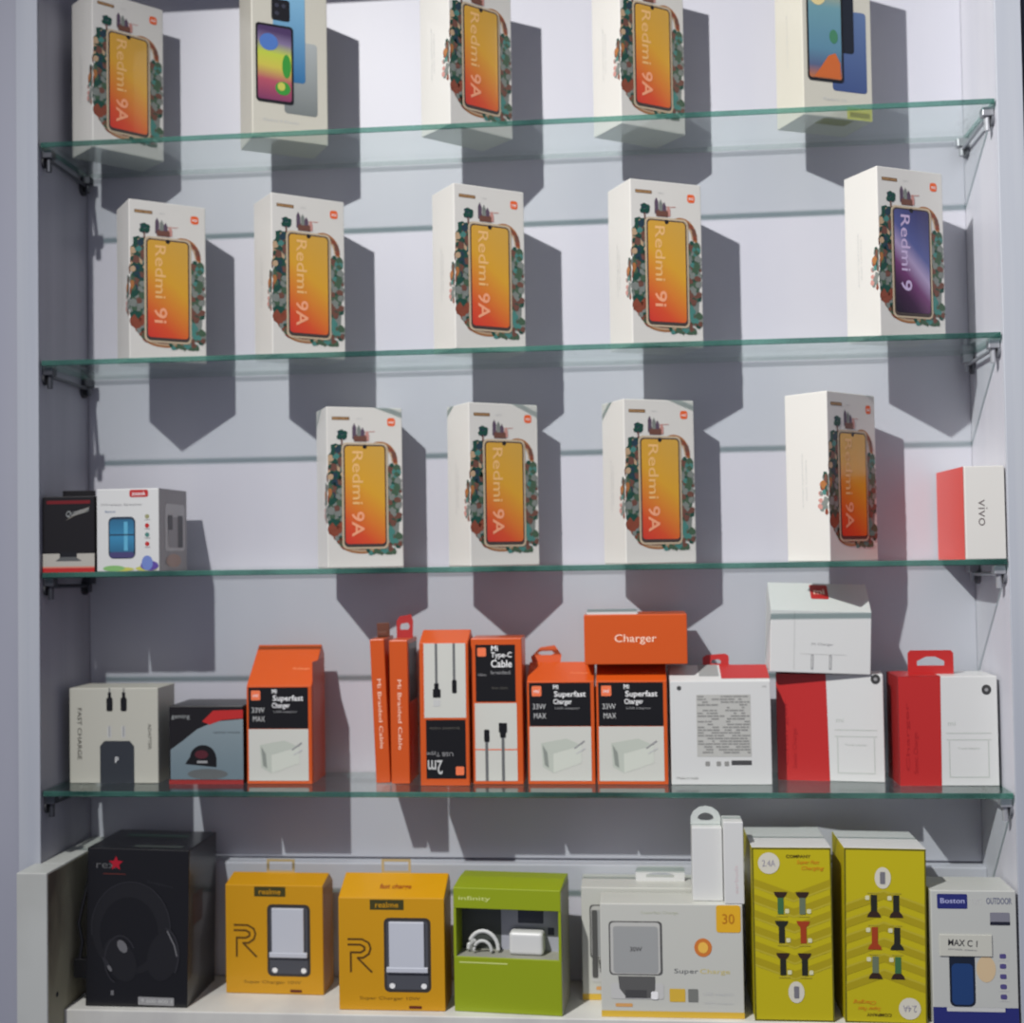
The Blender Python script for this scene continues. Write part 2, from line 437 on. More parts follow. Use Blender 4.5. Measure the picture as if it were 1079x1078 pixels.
def floral(b, d):
    """garland of leaves, houses and ribbons printed round the phone; runs over onto the left side"""
    rnd = random.Random(11)
    F, L_ = faces(PW, PH, d)[:2]
    g = lambda u: (F, u) if u >= 0 else (L_, d + u)
    W_, H_ = PW, PH
    def blob(u, v, r, m, n=1, el=1.0):
        fr, uu = g(u)
        if fr is F and uu - r < 0: r2 = min(r, max(uu, 0.0012))
        else: r2 = r
        if fr is not F and uu + r > d: r2 = min(r, d - uu)
        if u > W_ - r2: u = W_ - r2; uu = u
        k = rnd.choice((5, 6, 7, 8))
        P = []
        for i in range(k):
            a = 2 * math.pi * i / k + rnd.random() * 0.5; q = 0.65 + 0.35 * rnd.random()
            P.append((uu + r2 * q * math.cos(a), v + r * el * q * math.sin(a)))
        b.poly(fr, P, m, n)
    # left flank bulges over the edge
    def leftedge(v):       # v as a fraction of height
        pts = [(0.13, 0.24), (0.22, 0.05), (0.32, -0.07), (0.45, -0.10), (0.56, 0.00), (0.68, 0.04), (0.76, 0.12)]
        for (a, x0), (c, x1) in zip(pts, pts[1:]):
            if a <= v <= c: return x0 + (x1 - x0) * (v - a) / (c - a)
        return 0.2
    for q_ in ((0.12, 0.44, 0.10, 0.20), (0.88, 0.38, 0.075, 0.25), (0.72, 0.105, 0.15, 0.02), (0.135, 0.62, 0.07, 0.12)):
        b.ell(F, q_[0] * W_, q_[1] * H_, q_[2] * W_, q_[3] * H_, STONE, 0.3, 20)
    for i in range(210):
        v = 0.13 + 0.62 * rnd.random(); e = leftedge(v)
        x = e + (0.21 - e) * rnd.random()
        if v > 0.52: pal = (PINE, PINE, TEAL, NAVY, CLAY, TAN)
        elif v > 0.35: pal = (RUST, CLAY, MOSS, MOSS, STONE, PINE, AMBER, NAVY)
        else: pal = (RUST, CLAY, MOSS, STONE, RUST, PINE)
        blob(x * W_, v * H_, 0.0036 + 0.003 * rnd.random(), rnd.choice(pal), 1 + (i % 4) * 0.4)
    for i in range(14):
        v = 0.30 + 0.16 * rnd.random()
        blob((-0.13 + 0.08 * rnd.random()) * W_, v * H_, 0.0034, rnd.choice((TEAL, STONE, PINK)), 1.2)
    for i in range(140):
        v = 0.12 + 0.52 * rnd.random()
        x = 0.79 + 0.18 * rnd.random()
        if 0.20 < v < 0.28 and x > 0.87: continue
        blob(x * W_, v * H_, 0.0032 + 0.0026 * rnd.random(), rnd.choice((MOSS, STONE, PINE, TEAL, STONE, MOSS, CLAY)), 1 + (i % 4) * 0.4)
    for i in range(26):
        x = 0.52 + 0.36 * rnd.random(); v = 0.085 + 0.035 * rnd.random()
        blob(x * W_, v * H_, 0.0036, rnd.choice((PINE, MOSS, MOSS, CLAY, TEAL)), 1 + (i % 3) * 0.4)
    # ribbons at the bottom and the arch at the upper right
    for r_, m_ in ((0.0, AMBER), (0.0022, TAN), (0.0045, RUST)):
        b.arc(F, 0.45 * W_, 0.165 * H_, 0.30 * W_ - r_, 0.068 * H_ - r_ + 0.001, 188, 335, 0.0018, m_, 1.5)
        b.arc(F, 0.70 * W_, 0.665 * H_, 0.215 * W_ - r_, 0.115 * H_ - r_, 0, 118, 0.0026, (AMBER, CLAY, TAN)[int(r_ * 500) % 3], 1.5)
    for i in range(12):
        a = math.radians(-10 + 60 * rnd.random())
        blob((0.70 + 0.20 * math.cos(a)) * W_, (0.665 + 0.10 * math.sin(a)) * H_, 0.0035, rnd.choice((AMBER, RUST, CLAY)), 1.7)
    # round tree on a thin trunk
    b.rect(F, 0.185 * W_, 0.76 * H_, 0.205 * W_, 0.80 * H_, CLAY, 2)
    for i in range(16):
        a_, q_ = rnd.random() * 6.283, rnd.random() ** 0.5
        blob((0.195 + 0.062 * q_ * math.cos(a_)) * W_, (0.825 + 0.024 * q_ * math.sin(a_)) * H_, 0.0032, rnd.choice((PINE, PINE, PINE, NAVY)), 2)
    # little towers
    for x, w_, v0, v1, m_ in ((0.36, 0.05, 0.80, 0.875, M_plum), (0.42, 0.05, 0.80, 0.865, STONE), (0.47, 0.05, 0.80, 0.85, M_plum), (0.53, 0.05, 0.79, 0.83, PINK), (0.44, 0.17, 0.785, 0.82, CLAY)):
        b.rect(F, (x - w_ / 2) * W_, v0 * H_, (x + w_ / 2) * W_, v1 * H_, m_, 1.6)
        b.poly(F, [((x - w_ / 2) * W_, v1 * H_), ((x + w_ / 2) * W_, v1 * H_), (x * W_, (v1 + 0.025) * H_)], m_, 1.6)
    b.stroke(F, [(0.5 * W_, 0.845 * H_), (0.63 * W_, 0.85 * H_)], 0.0009, PINK, 1.4)

def side_print(t, d):
    F, L, Rr, T = faces(PW, PH, d)
    b = MB()
    b.text(L, 'smartphone', d * 0.40, PH * 0.48, 0.060, 0.0030, M_lgrey, 1, rot=math.pi / 2)
    b.text(L, 'dual camera', d * 0.48, PH * 0.48, 0.046, 0.0022, M_lgrey, 1, rot=math.pi / 2)
    b.text(Rr, 'smartphone', d * 0.5, PH * 0.5, 0.090, 0.005, M_lgrey, 1, rot=math.pi / 2)
    b.build('side_lettering', t)

def carton(t, d=PD, m=M_card):
    b = MB(); b.bevbox(0, 0, 0, PW, d, PH, m, 0.0011); 
    F, L, Rr, T = faces(PW, PH, d)
    o = b.build('carton', t)
    b = MB(); U = Fr((0, d, 0), (1, 0, 0), (0, -1, 0))
    b.text(U, 'Made in India', PW * 0.5, d * 0.5, 0.04, 0.004, M_lgrey, 1)
    return o

def garland_box(word, scr, label, loc, rz):
    t = thing('phone_box', label, 'phone box', loc, rz, group='white phone boxes on the glass shelves')
    carton(t); side_print(t, PD)
    F = faces(PW, PH, PD)[0]
    b = MB(); floral(b, PD); b.build('garland_print', t)
    b = MB()
    u0, u1, v0, v1 = 0.215 * PW, 0.775 * PW, 0.128 * PH, 0.765 * PH
    b.rrect(F, u0 - 0.0022, v0 - 0.0022, u1 + 0.0022, v1 + 0.0022, 0.006, mat('ink_rim', (196, 178, 150), 0.4), 4)
    b.rrect(F, u0, v0, u1, v1, 0.005, mat('ink_case', (70, 60, 56), 0.35), 5)
    ph = b.build('phone_picture', t)
    b = MB(); b.rrect(F, u0 + 0.0016, v0 + 0.0036, u1 - 0.0016, v1 - 0.0016, 0.004, scr, 6)
    b.ell(F, (u0 + u1) / 2, v1 - 0.0022, 0.0026, 0.0026, M_black, 6.5, 14)
    c = b.build('screen', ph)
    b = MB()
    ink = mat('word_peach', (236, 188, 122), 0.4) if scr is G_amber else mat('word_lilac', (200, 180, 214), 0.4)
    b.text(F, word.split()[0], u0 + 0.0165, (v0 + v1) / 2 + 0.021, 0.062, 0.0125, ink, 7, rot=-math.pi / 2, bold=0.005)
    b.text(F, word.split()[1], u0 + 0.0165, (v0 + v1) / 2 - {'9A': 0.033, '9i': 0.030, '9': 0.026}[word.split()[1]], {'9A': 0.029, '9i': 0.018, '9': 0.012}[word.split()[1]], 0.0150,
           mat('word_pale', (242, 168, 128), 0.4) if scr is G_amber else ink, 7, rot=-math.pi / 2, bold=0.012)
    b.build('wordmark', ph)
    b = MB(); b.rect(F, 0.07 * PW, 0.918 * PH, 0.30 * PW, 0.938 * PH, M_brown, 1)
    b.text(F, 'Redmi Series', 0.185 * PW, 0.928 * PH, 0.19 * PW, 0.0022, mat('strip_text', (222, 176, 120), 0.4), 2)
    b.text(F, 'NEW', 0.43 * PW, 0.928 * PH, 0.007, 0.0018, M_lgrey, 1)
    b.build('name_strip', t)
    b = MB(); b.rrect(F, 0.80 * PW, 0.885 * PH, 0.905 * PW, 0.936 * PH, 0.0028, M_orange, 1)
    b.text(F, 'mi', 0.8525 * PW, 0.9105 * PH, 0.0056, 0.0038, M_white, 2, bold=0.01)
    b.build('logo', t)
    return t

P9A = garland_box('Redmi 9A', G_amber, 'leftmost white phone box on the topmost shelf, amber screen inside a flower garland', (-0.6172, 0.0235, T1), 47.5)
A = 'white phone box with amber screen and garland, '
dup(P9A, (-0.1923, 0.0033, T1), 44, A + 'middle of the five on the topmost shelf')
dup(P9A, (-0.0008, 0.0270, T1), 34.8, A + 'fourth from left on the topmost shelf')
dup(P9A, (-0.4005, 0.0092, T2), 36.8, A + 'second from left on the second shelf')
dup(P9A, (-0.1895, 0.0020, T2), 34.1, A + 'middle of the five on the second shelf')
dup(P9A, (-0.3465, 0.0395, T3), 25.6, A + 'leftmost of the four on the third shelf')
dup(P9A, (-0.1800, 0.0326, T3), 33.9, A + 'second from left on the third shelf')
dup(P9A, (-0.0043, 0.0384, T3), 26.8, A + 'third from left on the third shelf')
dup(P9A, (0.2172, 0.0123, T3), 45.5, 'white phone box turned so its garland front lies in shade, beside the small red box')
P9I = garland_box('Redmi 9i', G_amber, A + 'leftmost of the five on the second shelf', (-0.5689, 0.0101, T2), 36.1)
dup(P9I, (0.0073, 0.0138, T2), 26.7, A + 'fourth from left on the second shelf')
garland_box('Redmi 9', G_purple, 'white phone box with dark purple screen in a garland, right end of the second shelf', (0.2751, 0.0050, T2), 28.1)

def pair_box(kind, label, loc, rz):
    t = thing('phone_box', label, 'phone box', loc, rz, group='white phone boxes on the glass shelves')
    cream = mat('cream_card', (206, 203, 188), 0.38, coat=0.15)
    carton(t, PD, cream)
    F, L, Rr, T = faces(PW, PH, PD)
    U = Fr((0, PD, 0), (1, 0, 0), (0, -1, 0))
    def R_(b, u0, v0, u1, v1, m, n, r=0.004): b.rrect(F, u0 * PW, v0 * PH, u1 * PW, v1 * PH, r, m, n)
    if kind == 'rainbow':
        b = MB(); R_(b, 0.42, 0.17, 0.86, 0.63, gradient('back_grey', [(0, (120, 126, 124)), (1, (176, 182, 180))], lo_=0.03, hi_=0.12), 1); b.build('grey_phone_picture', t)
        b = MB(); R_(b, 0.28, 0.37, 0.70, 0.92, gradient('back_blue', [(0, (52, 112, 160)), (1, (132, 184, 214))], lo_=0.07, hi_=0.17), 2)
        R_(b, 0.26, 0.745, 0.50, 0.88, M_black, 3, 0.003)
        for q in ((0.33, 0.84), (0.33, 0.79), (0.42, 0.84)): b.ell(F, q[0] * PW, q[1] * PH, 0.0026, 0.0026, mat('lens', (60, 62, 74), 0.2), 4)
        b.build('blue_phone_picture', t)
        b = MB(); R_(b, 0.05, 0.225, 0.54, 0.715, M_black, 5); p = b.build('front_phone_picture', t)
        b = MB(); R_(b, 0.075, 0.24, 0.515, 0.70, gradient('rainbow', [(0, (120, 56, 96)), (0.3, (180, 84, 100)), (0.5, (204, 192, 80)), (0.68, (190, 204, 72)), (0.85, (130, 116, 150)), (1, (76, 56, 96))], lo_=0.045, hi_=0.128, tilt=0.1), 6, 0.003)
        b.ell(F, 0.22 * PW, 0.60 * PH, 0.011, 0.010, mat('ink_sky', (82, 122, 190), 0.3), 7)
        b.ell(F, 0.45 * PW, 0.46 * PH, 0.0052, 0.014, mat('ink_leaf', (60, 150, 60), 0.3), 7)
        b.ell(F, 0.40 * PW, 0.32 * PH, 0.009, 0.008, mat('ink_leaf', (60, 150, 60), 0.3), 7)
        b.ell(F, 0.38 * PW, 0.33 * PH, 0.0045, 0.005, mat('ink_lime', (200, 200, 90), 0.3), 8)
        b.build('screen', p)
        b = MB(); b.text(F, 'Redmi 9 Power', 0.38 * PW, 0.115 * PH, 0.042, 0.0035, M_lgrey, 1); b.build('name_lettering', t)
    else:
        b = MB(); R_(b, 0.42, 0.165, 0.92, 0.66, gradient('back_navy', [(0, (62, 82, 130)), (1, (92, 116, 156))], lo_=0.03, hi_=0.12), 1); b.build('blue_phone_picture', t)
        b = MB(); R_(b, 0.42, 0.40, 0.74, 0.95, mat('ink_night', (30, 36, 46), 0.25), 2); b.build('dark_phone_picture', t)
        b = MB(); R_(b, 0.06, 0.215, 0.575, 0.82, M_black, 5); p = b.build('front_phone_picture', t)
        b = MB(); R_(b, 0.085, 0.23, 0.55, 0.805, gradient('lagoon', [(0, (180, 110, 74)), (0.12, (84, 98, 130)), (0.3, (92, 136, 158)), (0.75, (108, 154, 164)), (1, (180, 168, 116))], lo_=0.045, hi_=0.150, tilt=0.0), 6, 0.003)
        b.poly(F, [(0.15 * PW, 0.235 * PH), (0.53 * PW, 0.235 * PH), (0.53 * PW, 0.33 * PH), (0.46 * PW, 0.39 * PH), (0.36 * PW, 0.37 * PH), (0.24 * PW, 0.29 * PH)], mat('ink_flame', (202, 104, 50), 0.3), 7)
        b.ell(F, 0.22 * PW, 0.74 * PH, 0.011, 0.013, mat('ink_halo', (222, 206, 150), 0.3), 7)
        b.ell(F, 0.22 * PW, 0.75 * PH, 0.008, 0.009, mat('ink_sun', (226, 160, 40), 0.3), 8)
        b.ell(F, 0.44 * PW, 0.49 * PH, 0.0055, 0.008, mat('ink_fern', (70, 130, 96), 0.3), 7)
        b.build('screen', p)
        b = MB(); lime = mat('sticker_lime', (196, 196, 92), 0.4)
        b.rect(F, 0.62 * PW, 0.0, 0.985 * PW, 0.075 * PH, lime, 1)
        b.rect(F, 0.66 * PW, 0.015 * PH, 0.95 * PW, 0.045 * PH, mat('sticker_olive', (140, 140, 50), 0.4), 2)
        b.rect(U, 0.30 * PW, 0.60 * PD, 0.74 * PW, 0.94 * PD, mat('sticker_olive', (140, 140, 50), 0.4), 0.2)
        b.build('seal_sticker', t, 'yellow green seal sticker')
        b = MB(); b.text(F, 'Redmi 10', 0.45 * PW, 0.11 * PH, 0.03, 0.0035, M_lgrey, 1); b.build('name_lettering', t)
    b = MB(); b.text(L, 'smartphone', PD * 0.45, PH * 0.5, 0.060, 0.0030, M_lgrey, 1, rot=math.pi / 2); b.build('side_lettering', t)
    return t
pair_box('rainbow', 'cream phone box showing a rainbow screen with blue and grey phones, topmost shelf', (-0.4226, 0.0121, T1), 30.8)
pair_box('lagoon', 'cream phone box showing a blue green screen, dark and blue phones, topmost shelf right', (0.2014, 0.0248, T1), 24.3)

# ------------------------------------------------------------------ third shelf, small boxes
def simple(name, label, loc, w_, h, d, m, rz=0.0, ry=0.0, group=None, cat='box', r=0.001):
    t = thing(name, label, cat, loc, rz, ry, group)
    b = MB(); b.bevbox(0, 0, 0, w_, d, h, m, r); b.build('carton', t)
    return t, faces(w_, h, d)

M_redp = mat('red_card', (184, 40, 38), 0.4, coat=0.15)
# black box with a little stand picture
w_, h = 0.0615, 0.0870
t, (F, L, Rr, T) = simple('speaker_box', 'small black and red box with a stand picture, left end of the third shelf', (-0.6712, 0.005, T3), w_, h, 0.075, mat('black_card', (24, 22, 24), 0.35))
b = MB(); b.rect(F, 0.0, 0.0, w_, 0.245 * h, mat('warm_grey', (178, 174, 164), 0.4), 1)
b.rect(F, 0, 0, w_, 0.055 * h, M_redp, 2); b.rect(F, 0, 0.055 * h, w_, 0.075 * h, mat('salmon', (206, 130, 110), 0.4), 2)
b.rect(F, 0.33 * w_, 0.18 * h, 0.66 * w_, 0.26 * h, M_black, 2)
b.poly(F, [(0.25 * w_, 0.15 * h), (0.75 * w_, 0.15 * h), (0.64 * w_, 0.20 * h), (0.36 * w_, 0.20 * h)], mat('stand_grey', (90, 92, 92), 0.4), 3)
b.build('stand_print', t)
b = MB(); b.rect(F, 0.08 * w_, 0.90 * h, 0.92 * w_, 0.945 * h, mat('dark_red', (110, 20, 26), 0.4), 1)
b.poly(F, [(0.45 * w_, 0.68 * h), (0.66 * w_, 0.80 * h), (0.92 * w_, 0.86 * h), (0.84 * w_, 0.79 * h), (0.62 * w_, 0.74 * h)], mat('ash', (120, 116, 108), 0.4), 2)
b.text(F, 'Quantum', 0.68 * w_, 0.79 * h, 0.028, 0.0075, M_silver, 3, rot=0.22, shear=0.4)
b.build('logo_print', t)
b = MB(); q = Fr((0, 0.03, h), (1, 0, 0), (0, 0, 1))
b.bevbox(0.010, 0.030, h, 0.050, 0.031, h + 0.008, mat('black_card', (24, 22, 24), 0.35), 0.0004); b.build('hang_tab', t)

# white box with a blue speaker
w_, h, d = 0.0735, 0.0945, 0.090
t, (F, L, Rr, T) = simple('speaker_box', 'small white box picturing a blue cylinder speaker, beside the black box on third shelf', (-0.6070, 0.005, T3), w_, h, d, M_card2)
b = MB(); bl = gradient('speaker_blue', [(0, (40, 80, 110)), (0.5, (58, 132, 170)), (1, (44, 96, 128))], lo_=0.014, hi_=0.063)
b.rrect(F, 0.19 * w_, 0.155 * h, 0.62 * w_, 0.66 * h, 0.006, mat('speaker_rim', (40, 56, 74), 0.4), 1)
b.rrect(F, 0.21 * w_, 0.22 * h, 0.60 * w_, 0.63 * h, 0.004, bl, 2)
b.rect(F, 0.21 * w_, 0.435 * h, 0.60 * w_, 0.45 * h, mat('speaker_rim', (40, 56, 74), 0.4), 3)
b.rect(F, 0.44 * w_, 0.25 * h, 0.50 * w_, 0.60 * h, mat('speaker_glint', (96, 170, 200), 0.3), 2.5)
b.rrect(F, 0.21 * w_, 0.165 * h, 0.60 * w_, 0.235 * h, 0.003, mat('speaker_base', (70, 66, 110), 0.4), 3)
b.build('speaker_picture', t)
b = MB(); b.rrect(F, 0.53 * w_, 0.895 * h, 0.83 * w_, 0.985 * h, 0.0025, M_redp, 1)
b.text(F, 'zoook', 0.68 * w_, 0.94 * h, 0.016, 0.0045, M_white, 2, bold=0.01)
b.text(F, 'Wireless Speaker', 0.40 * w_, 0.805 * h, 0.050, 0.0034, M_grey, 1)
b.text(F, 'Bluetooth', 0.22 * w_, 0.725 * h, 0.012, 0.0026, mat('ink_steelblue', (80, 110, 150), 0.4), 1)
for i in range(4):
    b.ell(F, 0.81 * w_, (0.33 + 0.11 * i) * h, 0.0026, 0.0026, (M_redp, TEAL, M_redp, mat('ink_olive', (150, 150, 110), 0.4))[i], 1)
    b.rect(F, 0.77 * w_, (0.285 + 0.11 * i) * h, 0.86 * w_, (0.293 + 0.11 * i) * h, M_grey, 1)
b.build('label_print', t)
b = MB()
for u0, u1, v1, c in ((0.1, 0.45, 0.07, (130, 180, 110)), (0.2, 0.6, 0.05, (190, 190, 90)), (0.62, 0.98, 0.06, (190, 60, 60)), (0.7, 0.99, 0.12, (90, 70, 150)), (0.72, 0.9, 0.18, (110, 130, 190))):
    b.ell(F, (u0 + u1) / 2 * w_, v1 * 0.55 * h, (u1 - u0) / 2 * w_, v1 * 0.5 * h, mat('splash_%d' % c[0], c, 0.4), 1 + v1 * 8)
b.build('splash_print', t)
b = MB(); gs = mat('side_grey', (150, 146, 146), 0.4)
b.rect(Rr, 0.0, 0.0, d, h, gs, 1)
b.rrect(Rr, 0.20 * d, 0.24 * h, 0.92 * d, 0.82 * h, 0.006, mat('side_pale', (190, 188, 186), 0.4), 2)
b.rrect(Rr, 0.30 * d, 0.28 * h, 0.84 * d, 0.66 * h, 0.005, gs, 3)
b.rect(Rr, 0.30 * d, 0.50 * h, 0.46 * d, 0.68 * h, mat('side_dark', (60, 58, 62), 0.4), 4); b.rect(Rr, 0.66 * d, 0.28 * h, 0.84 * d, 0.68 * h, mat('side_dark', (60, 58, 62), 0.4), 4)
b.ell(Rr, 0.5 * d, 0.12 * h, 0.025, 0.008, mat('side_tan', (170, 140, 124), 0.4), 3)
b.build('side_print', t)

# red and white box at the right end
w_, h, d = 0.0418, 0.100, 0.124
t, (F, L, Rr, T) = simple('phone_box', 'white box with a bright red left side, lettered sideways, right end of the third shelf', (0.3584, 0.001, T3), w_, h, d, M_card, cat='phone box')
b = MB(); b.rect(L, 0.0, 0.0, d - 0.004, h, mat('coral_card', (228, 62, 40), 0.4, coat=0.2), 1); b.build('red_side_print', t, 'bright red side panel')
b = MB(); b.text(F, 'vivo', 0.44 * w_, 0.50 * h, 0.028, 0.0095, mat('ink_taupe', (116, 108, 106), 0.4), 1, rot=-math.pi / 2, bold=-0.005); b.build('lettering', t)

# ------------------------------------------------------------------ lowest glass shelf
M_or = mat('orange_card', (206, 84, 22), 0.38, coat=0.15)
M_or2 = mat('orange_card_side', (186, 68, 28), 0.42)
M_blk = mat('black_panel', (20, 20, 22), 0.3)
M_wht = mat('white_panel', (204, 205, 196), 0.4)
Y4 = 0.046

# white adapter box with plug and two cable ends
w_, h, d = 0.1075, 0.1114, 0.055
t, (F, L, Rr, T) = simple('charger_box', 'cream box picturing a black plug and two cable ends, left end of lowest glass shelf', (-0.6605, 0.049, T4), w_, h, d, mat('ivory_card', (190, 189, 176), 0.4))
b = MB()
for u in (0.455, 0.615):
    b.rrect(F, (u - 0.035) * w_, 0.755 * h, (u + 0.035) * w_, 0.90 * h, 0.002, M_blk, 1)
    b.rect(F, (u - 0.018) * w_, 0.885 * h, (u + 0.018) * w_, 0.955 * h, M_blk, 1); b.rect(F, (u - 0.007) * w_, 0.95 * h, (u + 0.007) * w_, 1.0 * h, mat('mid_grey', (110, 112, 110), 0.4), 1)
    b.rect(F, (u - 0.024) * w_, 0.48 * h, (u + 0.018) * w_, 0.60 * h, M_lgrey, 1)
    b.rect(F, (u - 0.010) * w_, 0.49 * h, (u + 0.004) * w_, 0.60 * h, M_grey, 2)
pl = mat('plug_dark', (52, 56, 62), 0.35)
b.poly(F, [(0.345 * w_, 0.0), (0.73 * w_, 0.0), (0.73 * w_, 0.39 * h), (0.68 * w_, 0.445 * h), (0.395 * w_, 0.445 * h), (0.345 * w_, 0.39 * h)], pl, 1)
b.text(F, 'P', 0.535 * w_, 0.245 * h, 0.004, 0.007, M_white, 2)
b.build('plug_picture', t)
b = MB(); b.text(F, 'FAST CHARGE', 0.115 * w_, 0.52 * h, 0.060, 0.0052, mat('ink_char', (88, 86, 78), 0.4), 1, rot=-math.pi / 2, bold=0.012)
b.text(F, 'ADAPTER', 0.905 * w_, 0.49 * h, 0.030, 0.0040, mat('ink_char', (88, 86, 78), 0.4), 1, rot=-math.pi / 2)
b.build('lettering', t)

# black, red and grey mouse box
w_, h, d = 0.0885, 0.0905, 0.070
t, (F, L, Rr, T) = simple('mouse_box', 'dark box with red stripe picturing a black computer mouse on blue grey', (-0.5385, 0.045, T4), w_, h, d, mat('black_card', (24, 22, 24), 0.35))
b = MB(); steel = gradient('steel_blue', [(0, (104, 122, 130)), (1, (134, 148, 152))], lo_=0, hi_=0.08)
b.poly(F, [(0.02 * w_, 0.06 * h), (w_, 0.06 * h), (w_, 0.83 * h), (0.62 * w_, 0.80 * h), (0.38 * w_, 0.70 * h), (0.18 * w_, 0.55 * h), (0.02 * w_, 0.44 * h)], steel, 1)
b.poly(F, [(0.45 * w_, 0.80 * h), (0.60 * w_, 0.94 * h), (w_, 0.95 * h), (w_, 0.84 * h), (0.72 * w_, 0.82 * h), (0.55 * w_, 0.76 * h)], M_redp, 2)
b.rect(F, 0, 0, w_, 0.055 * h, mat('deep_red', (150, 36, 34), 0.4), 2)
b.text(F, 'gaming', 0.16 * w_, 0.86 * h, 0.022, 0.006, M_silver, 2)
b.text(F, 'optical mouse', 0.78 * w_, 0.66 * h, 0.032, 0.0032, mat('slate_ink', (76, 86, 90), 0.4), 2)
b.build('background_print', t)
b = MB(); b.ell(F, 0.52 * w_, 0.13 * h, 0.024, 0.006, mat('pad_grey', (96, 100, 100), 0.4), 2)
b.ell(F, 0.46 * w_, 0.34 * h, 0.0155, 0.0145, M_blk, 3, a0=0, a1=180); b.poly(F, [(0.22 * w_, 0.26 * h), (0.64 * w_, 0.22 * h), (0.64 * w_, 0.345 * h), (0.28 * w_, 0.345 * h)], M_blk, 3)
b.ell(F, 0.44 * w_, 0.38 * h, 0.008, 0.005, mat('wine', (84, 34, 42), 0.3), 4)
b.rect(F, 0.38 * w_, 0.27 * h, 0.52 * w_, 0.30 * h, M_grey, 4)
b.build('mouse_picture', t)

def wedge(name, label, loc, w_, h, d, yr, hr, m, rz=0, ry=0, group=None, cat='charger box', open_dark=True):
    """carton with a front flap that slopes up to a ridge; returns thing and frames (front, left, right, slope)"""
    t = thing(name, label, cat, loc, rz, ry, group)
    b = MB(); b.prism([(0, 0), (d, 0), (d, hr - 0.012), (yr, hr), (0, h)], 0, w_, m); b.build('carton', t)
    F, L, Rr, T = faces(w_, h, d)
    ln = math.hypot(yr, hr - h)
    return t, F, L, Rr, Fr((0, 0, h), (1, 0, 0), (0, yr / ln, (hr - h) / ln)), ln

def adapter(label, loc, w_, h, d, yr, hr, group):
    t, F, L, Rr, S, ln = wedge('charger_box', label, loc, w_, h, d, yr, hr, M_or, group=group)
    b = MB(); b.rect(F, 0.03 * w_, 0.565 * h, 0.945 * w_, 0.985 * h, M_blk, 1)
    b.rrect(F, 0.07 * w_, 0.855 * h, 0.215 * w_, 0.955 * h, 0.0015, mat('logo_salmon', (240, 122, 78), 0.4), 2)
    b.text(F, 'mi', 0.1425 * w_, 0.905 * h, 0.006, 0.004, M_white, 3)
    b.text(F, 'Mi', 0.43 * w_, 0.945 * h, 0.006, 0.005, M_white, 2, bold=0.02)
    b.text(F, 'Superfast', 0.64 * w_, 0.868 * h, 0.036, 0.0085, M_white, 2, bold=0.015)
    b.text(F, 'Charger', 0.53 * w_, 0.795 * h, 0.021, 0.0075, M_white, 2, bold=0.015)
    b.text(F, 'USB adapter', 0.60 * w_, 0.735 * h, 0.028, 0.003, M_grey, 2)
    b.text(F, '33W', 0.18 * w_, 0.755 * h, 0.015, 0.006, M_lgrey, 2)
    b.text(F, 'MAX', 0.19 * w_, 0.665 * h, 0.014, 0.006, M_lgrey, 2)
    b.build('black_label', t, 'black label with white lettering')
    b = MB(); b.rect(F, 0.03 * w_, 0.035 * h, 0.945 * w_, 0.560 * h, M_wht, 1)
    p = b.build('white_label', t, 'white label picturing a charger')
    b = MB(); dk, md, lt = mat('adapter_dark', (140, 146, 138), 0.4), mat('adapter_mid', (188, 194, 182), 0.4), mat('adapter_light', (206, 210, 198), 0.4)
    b.poly(F, [(0.20 * w_, 0.40 * h), (0.38 * w_, 0.30 * h), (0.38 * w_, 0.11 * h), (0.22 * w_, 0.17 * h)], md, 2)
    b.poly(F, [(0.22 * w_, 0.385 * h), (0.29 * w_, 0.31 * h), (0.31 * w_, 0.16 * h), (0.25 * w_, 0.19 * h)], dk, 3)
    b.poly(F, [(0.38 * w_, 0.30 * h), (0.80 * w_, 0.38 * h), (0.80 * w_, 0.21 * h), (0.38 * w_, 0.11 * h)], lt, 2)
    b.poly(F, [(0.20 * w_, 0.40 * h), (0.38 * w_, 0.30 * h), (0.80 * w_, 0.38 * h), (0.58 * w_, 0.445 * h)], md, 2.5)
    b.stroke(F, [(0.70 * w_, 0.35 * h), (0.84 * w_, 0.42 * h)], 0.0016, M_grey, 3); b.stroke(F, [(0.72 * w_, 0.30 * h), (0.85 * w_, 0.35 * h)], 0.0014, M_lgrey, 3)
    b.build('charger_picture', p)
    b = MB(); b.text(S, 'Mi Charger', 0.78 * w_, 0.4 * ln, 0.020, 0.004, mat('flap_text', (250, 170, 120), 0.4), 1); b.build('flap_lettering', t)
    return t, F, Rr, S, ln
g = 'orange boxes on the lowest glass shelf'
t, F, Rr, S, ln = adapter('orange charger box with tall sloping flap, standing alone beside the mouse box', (-0.446, Y4, T4), 0.077, 0.113, 0.064, 0.052, 0.157, g)
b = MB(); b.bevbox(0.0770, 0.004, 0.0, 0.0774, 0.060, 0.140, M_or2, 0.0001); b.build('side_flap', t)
t, F, Rr, S, ln = adapter('orange charger box, left one of the pair under the lying orange box', (-0.1195, 0.047, T4), 0.0762, 0.1165, 0.066, 0.045, 0.1345, g)
b = MB(); q = Fr((0.003, 0.052, 0.130), (1, 0, 0), (0, 0.2, 0.98))
o_ = [(0, 0), (0.032, 0), (0.034, 0.012), (0.026, 0.0235), (0.009, 0.021), (-0.002, 0.010)]
i_ = [(0.010, 0.012), (0.022, 0.012), (0.026, 0.014), (0.022, 0.017), (0.010, 0.0165), (0.006, 0.0145)]
